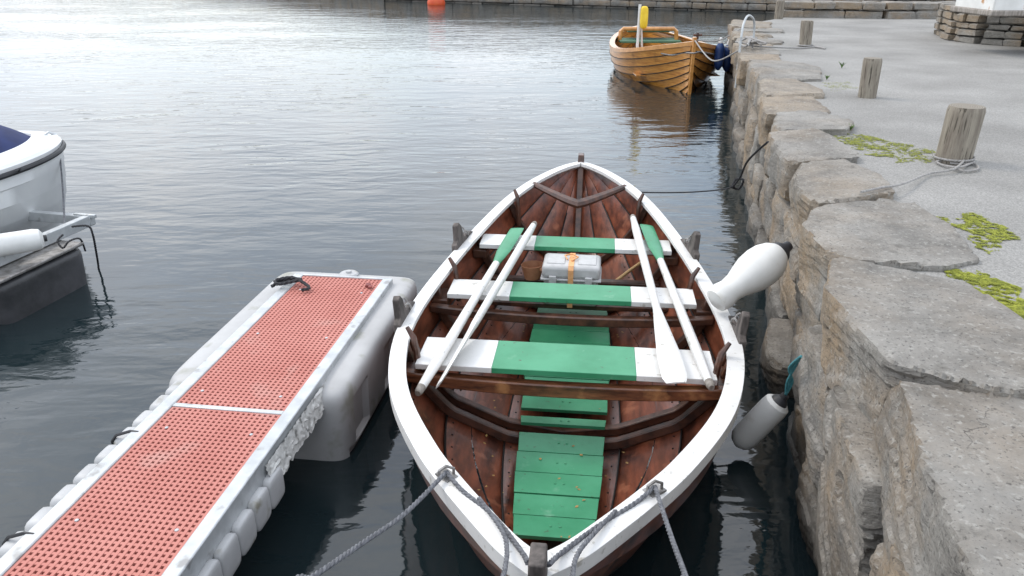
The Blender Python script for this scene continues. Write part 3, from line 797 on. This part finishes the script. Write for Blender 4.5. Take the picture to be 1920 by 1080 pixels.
def rbox(x0,x1,y0,y1,z0,z1,nx,ny,nz,pw=5,taper=0,fn=None):
    mb=MB(); c=Vector(((x0+x1)/2,(y0+y1)/2,(z0+z1)/2)); hx,hy,hz=(x1-x0)/2,(y1-y0)/2,(z1-z0)/2
    bm=bmesh.new(); bmesh.ops.create_cube(bm,size=2); bmesh.ops.subdivide_edges(bm,edges=bm.edges,cuts=nx,use_grid_fill=True)
    vs=[]
    for v in bm.verts:
        p=v.co; m_=(abs(p.x)**pw+abs(p.y)**pw+abs(p.z)**pw)**(1/pw); q=p/m_
        tz=1-taper*(1-q.z)/2
        w_=Vector((q.x*hx*tz,q.y*hy*tz,q.z*hz))
        if fn: w_=fn(w_,q)
        vs.append(c+w_)
    bm.verts.index_update()
    fs=[tuple(v.index for v in f.verts) for f in bm.faces]; bm.free(); mb.add(vs,fs); return mb
def moulded(w_,q):
    if abs(q.x)>.8 and abs(q.y)<.92:
        k=math.cos(q.y*9.5)
        g=(1 if k>.35 else 0)*(1 if .05<q.z<.72 else 0)*.028+(.018 if -.14<q.z<-.02 else 0)
        w_=Vector((w_.x-math.copysign(g,w_.x),w_.y,w_.z))
    return w_
fl=rbox(-.51,.475,2.42,4.0,-.35,.425,46,22,22,13,.06,moulded).build('end_float',M['float'],pier,angle=40)
mb=MB(); mb.lathe([(.065,.0),(.065,.012),(.055,.02),(.02,.022),(.018,.035),(0,.036)],(0,PL+.10,.42),(0,0,1),24); mb.build('float_cap',M['lobe'],fl)
for s_,y0,y1 in ((1,.1,1.8),(-1,.1,2.35)):
    y=y0
    while y<y1:
        l=.14; cx_=s_*(.350 if s_>0 else .385); hw2=.024 if s_>0 else .048; zt=.375 if s_>0 else .42
        rbox(cx_-hw2,cx_+hw2,y,y+l-.004,.22,zt,5,5,5,5).build('side_fender_lobe',M['lobe'],pier,angle=80); y+=l
for y in (.62,1.28,1.94):
    mb=MB(); mb.tube([(-.44,y,.3),(-.435,y,.40),(-.41,y+.002,.432),(-.34,y+.004,.458),(-.3,y+.004,.455)],.007,6); mb.build('lashing',M['black'],pier)
mb=MB(); rows=[]
for i in range(60):
    y=1.82+i*.0115; row=[]
    for j in range(12):
        z=.43-j*.010*(1+.3*noise.noise(Vector((i*.3,0,0)))); row.append((.341+.016*abs(noise.noise(Vector((i*.35,j*.5,1))))+.010*j*.2,y+.02*noise.noise(Vector((i*.2,j*.6,3))),z))
    rows.append(row)
mb.loft(rows,False,False); mb.build('torn_plastic_sheet',M['tarp'],pier)
c=P(545,537,ZD+.015)
rope('rope_coil',[c+Vector((-.12,0,0)),c+Vector((-.08,.06,.01)),c+Vector((0,.07,.02)),c+Vector((.06,.04,.03)),c+Vector((.0,.0,.03)),c+Vector((-.08,-.01,.02)),c+Vector((-.1,.04,.025)),c+Vector((0,.05,.04)),c+Vector((.09,.0,.02)),c+Vector((.13,-.05,.01)),c+Vector((.09,-.08,.01))],.012,M['rope_b'],'black rope loop lying on the far left corner of the red grating')
mb=MB(); c=P(690,535,ZD+.01); mb.box(c,(.03,.04,.02)); mb.box(c+Vector((.02,-.03,.005)),(.025,.035,.01)); tag(mb.build('deck_catch',M['catch'],bevel=.004),'small rust red catch at the far right corner of the red grating','catch')

# ------------------------------------------------------------------ second pier (left edge)
p2=thing('finger_pier','dark floating pier end with galvanised frame cut off by the left edge','floating pier',(-3.80,4.9,0),-.22)
rbox(-1.3,.28,.0,.84,-.3,.31,16,16,16,16,.03).build('black_float',M['blackfloat'],p2,angle=80)
mb=MB(); mb.box((-.5,.42,.325),(1.56,.82,.025)); mb.build('float_lid',M['iron'],p2,bevel=.008)
for c,d in (((.06,.1,.39),(.06,2.2,.09)),((-.62,.1,.39),(.06,2.2,.09)),((-.28,1.17,.39),(.75,.06,.08)),((-.28,-.6,.39),(.75,.06,.08)),((.04,1.16,.43),(.20,.03,.03))):
    mb=MB(); mb.box(c,d); mb.build('galvanised_bar',M['steel'],p2,bevel=.005)
mb=MB(); mb.box((-.28,.1,.345),(.55,1.0,.012)); mb.build('green_netting',M['greentarp'],p2)
a=P(-120,478,.5); b=P(82,447,.5)
t=thing('roller_fender','thick white cylinder fender lying on the galvanised frame at left','fender',a); ax=b-a
mb=MB(); Lf=ax.length; mb.lathe([(.045,0),(.072,.02),(.08,.06),(.08,Lf-.06),(.072,Lf-.02),(.04,Lf)],(0,0,0),ax,24); mb.build('fender_body',M['fender'],t)
mb=MB(); mb.lathe([(.025,Lf-.01),(.025,Lf+.02),(0,Lf+.022)],(0,0,0),ax,16); mb.build('end_plug',M['black'],t)
rope('dangling_rope',[P(135,425,.42),P(165,424,.43),P(174,440,.36),P(180,470,.2),P(184,495,.05),P(186,515,-.05)],.009,M['rope_b'],'dark weedy rope dangling into the water from the left pier bar')
rope('mooring_rope',[P(108,262,.88),P(113,300,.74),P(118,360,.56),P(121,420,.43)],.008,M['rope'],'thin rope from the white boat bow down to the left pier')
rope('frame_lashing',[P(118,440,.45),P(108,452,.42),P(118,465,.38),P(130,452,.42),P(150,448,.38),P(160,470,.2)],.008,M['rope_b'],'black lashing knotted around the galvanised frame corner')

# ------------------------------------------------------------------ white boat (left)
tip=P(112,258,.87); back=Vector((-.72,-.69,0)).normalized(); per=Vector((-back.y,back.x,0))
if per.y>0: per=-per
wb=thing('motor_boat','white plastic boat bow with navy canvas cover and black rubbing rail at left edge','motor boat',(tip.x,tip.y,0))
stn=[(0,0),(.02,.12),(.06,.23),(.14,.385),(.28,.56),(.5,.74),(.8,.90),(1.2,1.01),(1.8,1.08),(2.6,1.1),(3.4,1.02),(4.0,.9)]
def wl(s,hb,side,z): return back*s+per*(side*hb)+Vector((0,0,z))
def sheer(s): return .86-.05*min(s,2)
secs=[(1.0,1.0),(.988,.84),(.975,.825),(.955,.66),(.942,.645),(.905,.48),(.89,.465),(.82,.28),(.80,.265),(.66,.08),(.6,-.1),(.3,-.25)]
ss=[4.0*(i/47)**1.8 for i in range(48)]
mb=MB(); rings=[]
for s in ss:
    h=interp(stn,s) if s>.02 else .0+6.0*s; ring=[]
    for side in (1,-1):
        q=secs if side==1 else list(reversed(secs))
        for f,z in q:
            rake=(1-f)*.55*math.exp(-s*1.2)
            zz=z*sheer(s)/.86 if z>0 else z
            ring.append(wl(s+rake,h*(f-.15*(1-f)*math.exp(-s)),side,zz*.86*.985))
    rings.append(ring)
mb.loft(rings); mb.build('hull',M['gel'],wb,angle=35)
def rimloop(inset,z,smin=0):
    L1=[];L2=[]
    for s in ss[1:]:
        h=interp(stn,s) if s>.02 else 6.0*s
        dh=(interp(stn,s+.02)-interp(stn,max(0,s-.02)))/.04 if s<3.9 else -.2; nn=math.hypot(1,dh)
        a_=(s+inset*dh/nn,max(0,h-inset/nn)); L1.append(wl(a_[0],a_[1],1,sheer(s)+z)); L2.append(wl(a_[0],a_[1],-1,sheer(s)+z))
    return L1[::-1]+L2
mb=MB(); mb.loft([rimloop(.0,-.01),rimloop(-.005,.02),rimloop(.02,.045),rimloop(.17,.055),rimloop(.22,.075),rimloop(.25,.0)],closed=False,cap=False); mb.build('side_deck',M['gel'],wb,angle=40)
mb=MB(); mb.tube(rimloop(-.010,-.03),.022,8); mb.build('rubbing_rail',M['black'],wb)
mb=MB(); rings=[]
base=rimloop(.225,.05); c=back*2.1+Vector((0,0,sheer(2.1)))
for k in range(9):
    f=k/8; g_=1-.30*f-.25*f**4; rings.append([Vector((c.x+(p.x-c.x)*g_,c.y+(p.y-c.y)*g_,p.z+.34*f**.9)) for p in base])
mb.loft(rings,closed=False,cap=False); n_=len(base); mb.add(rings[-1],[tuple(range(n_))]); mb.build('canvas_cover',M['navy'],wb)
mb=MB(); mb.tube([wl(.02,0,1,.90),wl(.08,0,1,.93),wl(.14,0,1,.90)],.012,8); mb.build('bow_eye',M['steel'],wb)
rope('boat_line',[P(38,316,.84),P(22,352,.6),P(8,378,.5),P(-12,395,.42)],.007,M['rope_b'],'thin black line drooping along the white hull')

# ------------------------------------------------------------------ far wooden boat
LF=6.3; FO=Vector((3.31,14.60,0)); FAg=math.radians(.5)
fb=thing('wooden_motor_boat','golden varnished clinker boat moored bow first farther along the quay','wooden boat',FO,FAg)
hbf=[(0,0),(.1,.12),(.3,.32),(.6,.57),(.95,.79),(1.4,.96),(1.9,1.06),(2.6,1.10),(3.5,1.05),(4.6,.85),(5.5,.55),(6.05,.23),(6.3,0)]
SF=lambda y:.54+.38*max(0,(2.9-y)/2.9)**1.9+.14*max(0,(y-2.9)/3.4)**2
KF=lambda y:-.35+.28*min(1,abs(y-3.15)/3.15)**6
fm=[0,.22,.44,.64,.79,.89,.95,.985,1]; gm=[0,.04,.11,.22,.36,.51,.67,.84,1]
fe=[0,.08,.19,.31,.44,.58,.72,.86,1]; ge=[0,.125,.25,.375,.5,.625,.75,.875,1]
HF=Hull(LF,hbf,SF,KF,fm,gm,fe,ge)
HF.planking(.018,60,outseam=.009).build('hull_planking',[M['gold'],M['gold'],M['seam']],fb,angle=20)
for s_ in (1,-1): HF.gunwale(s_,.09,.03,.05,.03).build('gunwale',M['goldstrip'],fb,bevel=.005)
mb=MB(); mb.loft([[(-.03,-.05+o,z),(.03,-.05+o,z),(.03,.06+o,z),(-.03,.06+o,z)] for z,o in ((-.3,.06),(-.05,.02),(.3,-.01),(.7,-.02),(1.02,-.03))]); mb.build('stem_post',M['goldstrip'],fb,bevel=.008)
mb=MB()
for i in range(14):
    x=-.78+i*.12; mb.box((x,2.9,.18),(.105,3.6,.02))
for x_ in (1.3,2.9,4.5): mb.box((0,x_,.16),(1.6,.06,.03))
mb.build('floor_planks',M['goldstrip'],fb)
mb=MB(); mb.box((0,1.15,.52),(1.3,.5,.03)); mb.build('fore_thwart',M['gold'],fb,bevel=.005)
mb=MB(); mb.box((0,3.0,.44),(1.95,.5,.06)); mb.build('green_bench',M['greentarp'],fb,bevel=.01)
mb=MB(); mb.box((0,4.7,.5),(1.45,.8,.05)); mb.build('green_bench',M['greentarp'],fb,bevel=.01)
for y in (1.7,2.3,3.7,4.1): HF.rib(y,-.97,.97,.05,.05).build('rib',M['goldstrip'],fb)
mb=MB(); mb.tube([(-.70,4.6,.5),(-.68,4.6,.72),(-.62,4.6,.77),(.58,4.6,.77),(.64,4.6,.72),(.66,4.6,.5)],.05,10); mb.build('stern_rail',M['goldstrip'],fb)
mb=MB(); mb.box((0,4.95,.70),(1.0,.6,.03)); mb.build('green_canvas',M['greentarp'],fb,bevel=.01)
mb=MB(); mb.tube([(-.80,1.35,.45),(-.80,1.35,1.5)],.028,10); mb.build('white_post',M['white'],fb)
mb=MB(); mb.tube([(-.66,1.5,.45),(-.74,1.4,1.1)],.02,8); mb.build('white_strut',M['white'],fb)
mb=MB(); mb.tube([(.2,.6,.5),(.2,.6,1.04)],.025,8); mb.tube([(.12,.6,1.0),(.28,.6,1.0)],.022,8); mb.build('mooring_bitt',M['wood_dark'],fb)
def FW(x,y,z):
    c,s2=math.cos(FAg),math.sin(FAg); return Vector((FO.x+x*c-y*s2,FO.y+x*s2+y*c,z))
b_=rbox(-.075,.075,-.07,.07,-.21,.21,6,6,6,4); o=b_.build('yellow_bag',M['yellow'],angle=80); o.location=FW(-.71,1.33,1.26); tag(o,'yellow bag tied to the white post on the varnished boat','bag')
for k,(yy,col) in enumerate(((.5,'blue'),(.9,'blue'),(1.35,'navy'))):
    x=HF.hb(yy)+.13; zt=SF(yy)+.06; c=FW(x,yy,zt)
    t=thing('boat_fender',['blue fender nearest the stem of the varnished boat','middle blue fender on the quay side of the varnished boat','dark navy fender farthest along the varnished boat'][k],'fender',c,group='fenders between the varnished boat and the quay')
    mb=MB(); mb.lathe([(.02,.06),(.04,.0),(.08,-.06),(.09,-.12),(.09,-.36),(.08,-.42),(.04,-.48),(.02,-.5)],(0,0,0),(0,0,1),20); mb.build('fender_body',M[col],t)
    mb=MB(); mb.lathe([(.02,.10),(.035,.07),(.045,.015),(.04,-.01)],(0,0,0),(0,0,1),12); mb.build('fender_collar',M['white'],t)
    mb=MB(); mb.tube([(0,0,.08),(-.03,0,.09),(-.12,0,.0)],.01,6); mb.build('fender_line',M['rope_l'],t)
st_=FW(0,-.03,.97)
for k,(dst,lab) in enumerate(((P(1392,52,QH+.05),'upper pale rope from the varnished boat stem to the quay'),(P(1385,95,QH),'lower sagging pale rope from the varnished boat stem to the quay'),(P(1395,70,QH+.02),'taut pale rope from the varnished boat side to the quay'))):
    s0=st_ if k<2 else FW(HF.hb(.9),.9,SF(.9)+.04)
    m_=(s0+dst)/2-Vector((0,0,(.12,.25,.08)[k]))
    rope('mooring_rope',[s0,m_,dst],.012,M['rope_l'],lab,twist=False)
mb=MB(); pts=[FW(HF.hb(y)*s-.01*s,y,SF(y)-.12-.06*math.sin(y*6)) for s,y in [(-1,.5),(-1,.3),(-1,.12)]]+[FW(0,-.09,.75)]+[FW(HF.hb(y)+.01,y,SF(y)-.14) for y in (.12,.3,.6)]
mb.tube(smoothpath(pts,.05),.013,6); tag(mb.build('bow_line',M['rope_l']),'pale line looped around the bow of the varnished boat','rope')

mb=MB()
q0=P(1384,98,QH); B0=q0+NW*.02
hp=[B0+Vector((0,0,-.5)),B0+Vector((.0,0,.22)),B0+Vector((.05,.1,.42)),B0+Vector((.16,.3,.48)),B0+Vector((.30,.5,.40)),B0+Vector((.34,.55,.22)),B0+Vector((.34,.55,-.05))]
mb.tube(smoothpath(hp,.05),.016,10); tag(mb.build('ladder_hoop',M['steel']),'pale tubular hoop handle rising over the quay edge','handrail')
q1=P(1390,88,QH+.03); random.seed(4)
rope('rope_tangle',[q1+Vector((random.uniform(-.1,.28),random.uniform(-.5,.6),random.uniform(0,.10)+.03)) for _ in range(16)],.014,M['rope_l'],'heap of pale tangled mooring rope on the quay edge by the hoop handle',twist=False)

# ------------------------------------------------------------------ bollards
bol=[(1797,305,60,.36,'nearest and widest wooden bollard with grey rope around its foot'),(1630,183,31,.36,'second wooden bollard from the camera standing bare on the asphalt'),(1512,88,21,.36,'third wooden bollard with pale rope round its foot'),(1461,37,15,.36,'farthest and smallest wooden bollard by the far stone wall')]
bpos=[]
for i,(px,py,w,h,lab) in enumerate(bol):
    p=P(px,py-3,QH); D=(H-QH)/(SP+((py-3-540)/F)*CP); r=w/2/F*D; p.y+=r*.6; bpos.append((p,r))
    t=thing('bollard',lab,'bollard',(p.x,p.y,QH-.03),i*1.1,'wooden bollards along the quay')
    mb=MB(); n=48; rings=[]
    random.seed(i)
    lean=Vector((random.uniform(-.01,.02),random.uniform(-.01,.01)))
    for k in range(15):
        z=(h+.03)*k/14; rr=r*(1.03+.03*k/14)-(.008 if k==14 else 0); ring=[]
        for j in range(n):
            a=2*math.pi*j/n; q=rr*(1+.035*noise.noise(Vector((math.cos(a)*2,math.sin(a)*2,z*2+i*5)))+.05*noise.noise(Vector((math.cos(a)*7,math.sin(a)*7,z))))
            ring.append(Vector((lean.x*k/14+q*math.cos(a),lean.y*k/14+q*math.sin(a),z)))
        rings.append(ring)
    mb.loft(rings,cap=False); mb.build('post_side',M['post'],t,angle=60)
    top=rings[-1]; mb=MB(); c=Vector((lean.x,lean.y,h+.032)); mb.add([c]+[Vector((p_.x,p_.y,p_.z)) for p_ in top],[(0,1+j,1+(j+1)%n) for j in range(n)]); mb.build('end_grain_top',M['endgrain'],t,smooth=False)
p,r=bpos[0]
pts=[Vector((p.x+(r+.014)*math.cos(a),p.y+(r+.014)*math.sin(a),QH-.005+.009*(a+2)/3)) for a in [-2.2+.35*k for k in range(26)]]
e=P(1790,316,QH+.01)
pts+= [e,P(1740,326,QH+.0),P(1690,345,QH+.035),P(1650,352,QH+.05),P(1614,360,QH+.05)]
rope('bollard_rope',pts,.008,M['rope_l'],'grey rope wound round the nearest bollard with its tail over the stones')
rope('bollard_rope',[P(1790,316,QH+.0),P(1812,321,QH-.006),P(1834,316,QH-.006),P(1824,306,QH-.006),P(1800,313,QH+.01),P(1772,311,QH-.006),P(1756,303,QH-.006),P(1775,300,QH+.0)],.008,M['rope_l'],'loose grey rope loops knotted in front of the nearest bollard')
p,r=bpos[2]
rope('bollard_rope',[Vector((p.x+(r+.02)*math.cos(a),p.y+(r+.02)*math.sin(a),QH+.0)) for a in [-2+.4*k for k in range(24)]]+[P(1548,91,QH+.0),P(1530,88,QH+.0),P(1500,90,QH+.0),P(1440,88,QH+.04),P(1398,85,QH+.05)],.012,M['rope_l'],'pale rope from the third bollard across the stones to the varnished boat',twist=False)

bo=P(818,9,0); t=thing('buoy','orange buoy floating at the far wall','buoy',bo)
mb=MB(); mb.lathe([(.3,-.25),(.44,-.05),(.47,.1),(.42,.26),(.26,.38),(.07,.42)],(0,0,0),n=24); mb.build('buoy_body',M['buoy'],t)
mb=MB(); mb.lathe([(.06,.41),(.06,.48),(.03,.5)],(0,0,0),n=12); mb.build('buoy_eye',M['black'],t)

# ------------------------------------------------------------------ moss and weeds
def zone(poly,n,seed,mb,size=.006,th=-.02):
    random.seed(seed); pw=[P(x,y,QH) for x,y in poly]
    xs=[p.x for p in pw]; ys=[p.y for p in pw]
    cx_=sum(xs)/len(xs); cy_=sum(ys)/len(ys)
    def inside(x,y):
        r=False;j=len(pw)-1
        for i in range(len(pw)):
            if (pw[i].y>y)!=(pw[j].y>y) and x<(pw[j].x-pw[i].x)*(y-pw[i].y)/(pw[j].y-pw[i].y)+pw[i].x: r=not r
            j=i
        return r
    k=0;tr=0
    while k<n and tr<n*8:
        tr+=1
        x=random.uniform(min(xs),max(xs)); y=random.uniform(min(ys),max(ys))
        wob=Vector((noise.noise(Vector((x*8,y*8,3)))*.12,noise.noise(Vector((x*8,y*8,7)))*.12))
        if not inside(x+wob.x,y+wob.y): continue
        edge=1-max(abs(x-cx_)/(max(xs)-cx_),abs(y-cy_)/(max(ys)-cy_))
        dn=.8*noise.noise(Vector((x*7,y*7,seed)))+.9*noise.noise(Vector((x*30,y*30,seed)))+min(.2,edge*.5)
        if dn<th+random.uniform(-.15,.45): continue
        s=size*random.uniform(.5,1.3); h=QH-.0197+max(0,min(.004,(dn-th)*.01))
        for q in range(2):
            a=random.uniform(0,6.28); d=Vector((math.cos(a),math.sin(a),0))*s; e=Vector((-d.y,d.x,0))*.6
            b0=Vector((x,y,h)); mb.add([b0-e,b0+e,b0+d+Vector((0,0,s*random.uniform(.05,.35)))],[(0,1,2)])
        k+=1
mb=MB()
zone([(1548,252),(1600,246),(1680,262),(1745,275),(1748,302),(1690,296),(1620,282)],8000,1,mb)
zone([(1780,398),(1835,390),(1895,430),(1890,458),(1850,470),(1800,425)],6000,2,mb)
zone([(1752,498),(1830,500),(1925,535),(1960,640),(1900,615),(1830,560)],14000,3,mb,th=-.1)
zone([(1540,152),(1600,150),(1605,162),(1560,170)],700,4,mb)
tag(mb.build('moss',M['moss'],smooth=False),kind='stuff',label='bright green moss patches in the cracks behind the quay stones',cat='moss')
def weed(px,py,z,h,n,label,seed):
    random.seed(seed); mb=MB(); o=P(px,py,z)
    for k in range(n):
        a=random.uniform(0,6.28); ln=h*random.uniform(.5,1); d=Vector((math.cos(a),math.sin(a),0)); w=.003*h/.1+.001
        pts=[Vector((0,0,0)),d*ln*.25+Vector((0,0,ln*.55)),d*ln*.6+Vector((0,0,ln*.9))]; s2=Vector((-d.y,d.x,0))*w
        mb.add([pts[0]-s2*.5,pts[0]+s2*.5,pts[1]+s2,pts[1]-s2,pts[2]],[(0,1,2,3),(3,2,4)])
    ob=mb.build('weed_tuft',M['weed'],smooth=False); ob.location=o; tag(ob,label,'weed')
weed(1592,248,QH-.02,.08,60,'small green weed tuft behind the long moss strip',1)
weed(1578,128,QH-.02,.10,40,'thin weed growing between the second and third bollards',2)
weed(1550,150,QH-.02,.07,50,'little weed beside the coping stones near the second bollard',3)
weed(1676,636,QH-.01,.03,70,'tiny yellow green weed on the big coping slab',4)

# ------------------------------------------------------------------ water
outer=[(-400,-60),(400,-60),(400,600),(-400,600)]
h1=[BW(x,y) for x,y in HB.waterline()]; h2=[FW(x,y,0) for x,y in HF.waterline()]
loops=[[Vector((x,y,0)) for x,y in outer],[Vector((p.x,p.y,0)) for p in h1],[Vector((p.x,p.y,0)) for p in h2]]
tri=tessellate_polygon(loops); allv=[v for l in loops for v in l]
mb=MB(); mb.add(allv,[tuple(t_) for t_ in tri]); w=mb.build('water',M['water'],smooth=False)
tag(w,kind='structure')
if w.data.polygons[0].normal.z<0: w.data.flip_normals()

# ------------------------------------------------------------------ world, sun, camera
W=bpy.data.worlds.new("World"); SC.world=W; W.use_nodes=True; nt=W.node_tree; N=nt.nodes; L=nt.links
bg=N['Background']; sky=N.new('ShaderNodeTexSky'); sky.sky_type='NISHITA'; sky.sun_disc=False
SE=math.radians(48); SR=math.radians(-60)
sky.sun_elevation=SE; sky.sun_rotation=SR; sky.air_density=1.2
tc=N.new('ShaderNodeTexCoord'); mp=N.new('ShaderNodeMapping'); mp.inputs['Scale'].default_value=(1,1,2.6); mp.inputs['Location'].default_value=(.35,.1,.2); L.new(tc.outputs['Generated'],mp.inputs['Vector'])
n=N.new('ShaderNodeTexNoise'); n.inputs['Scale'].default_value=2.1; n.inputs['Detail'].default_value=8; n.inputs['Roughness'].default_value=.55; n.inputs['Distortion'].default_value=.3; L.new(mp.outputs[0],n.inputs['Vector'])
r=N.new('ShaderNodeValToRGB'); r.color_ramp.elements[0].position=.38; r.color_ramp.elements[1].position=.58; r.color_ramp.elements[0].color=(.4,.4,.4,1); L.new(n.outputs['Fac'],r.inputs['Fac'])
sc=N.new('ShaderNodeVectorMath'); sc.operation='SCALE'; sc.inputs['Scale'].default_value=.14; L.new(sky.outputs[0],sc.inputs[0])
n2=N.new('ShaderNodeTexNoise'); n2.inputs['Scale'].default_value=5; n2.inputs['Detail'].default_value=6; L.new(mp.outputs[0],n2.inputs['Vector'])
r2=N.new('ShaderNodeValToRGB'); r2.color_ramp.elements[0].position=.32; r2.color_ramp.elements[1].position=.68; r2.color_ramp.elements[0].color=(.78,.85,.96,1); r2.color_ramp.elements[1].color=(1.16,1.17,1.19,1); L.new(n2.outputs['Fac'],r2.inputs['Fac'])
mx=N.new('ShaderNodeMixRGB'); L.new(r.outputs[0],mx.inputs[0]); L.new(sc.outputs[0],mx.inputs[1]); L.new(r2.outputs[0],mx.inputs[2])
L.new(mx.outputs[0],bg.inputs['Color']); bg.inputs['Strength'].default_value=1.8
sl=bpy.data.lights.new('sun','SUN'); sl.energy=1.5; sl.angle=math.radians(16); sl.color=(1,.93,.83)
so=bpy.data.objects.new('sun',sl); COL.objects.link(so)
az=SR; d=Vector((math.sin(az)*math.cos(SE),math.cos(az)*math.cos(SE),math.sin(SE)))
so.rotation_euler=d.to_track_quat('Z','Y').to_euler(); so.location=(0,0,20)
cam=bpy.data.cameras.new('camera'); co=bpy.data.objects.new('camera',cam); COL.objects.link(co)
cam.sensor_width=36; cam.lens=27; cam.clip_end=2000; cam.clip_start=.05
co.location=(0,0,H); co.rotation_euler=(math.radians(90)-PITCH,0,0); SC.camera=co
SC.view_settings.view_transform='Standard'; SC.view_settings.look='None'; SC.view_settings.exposure=0
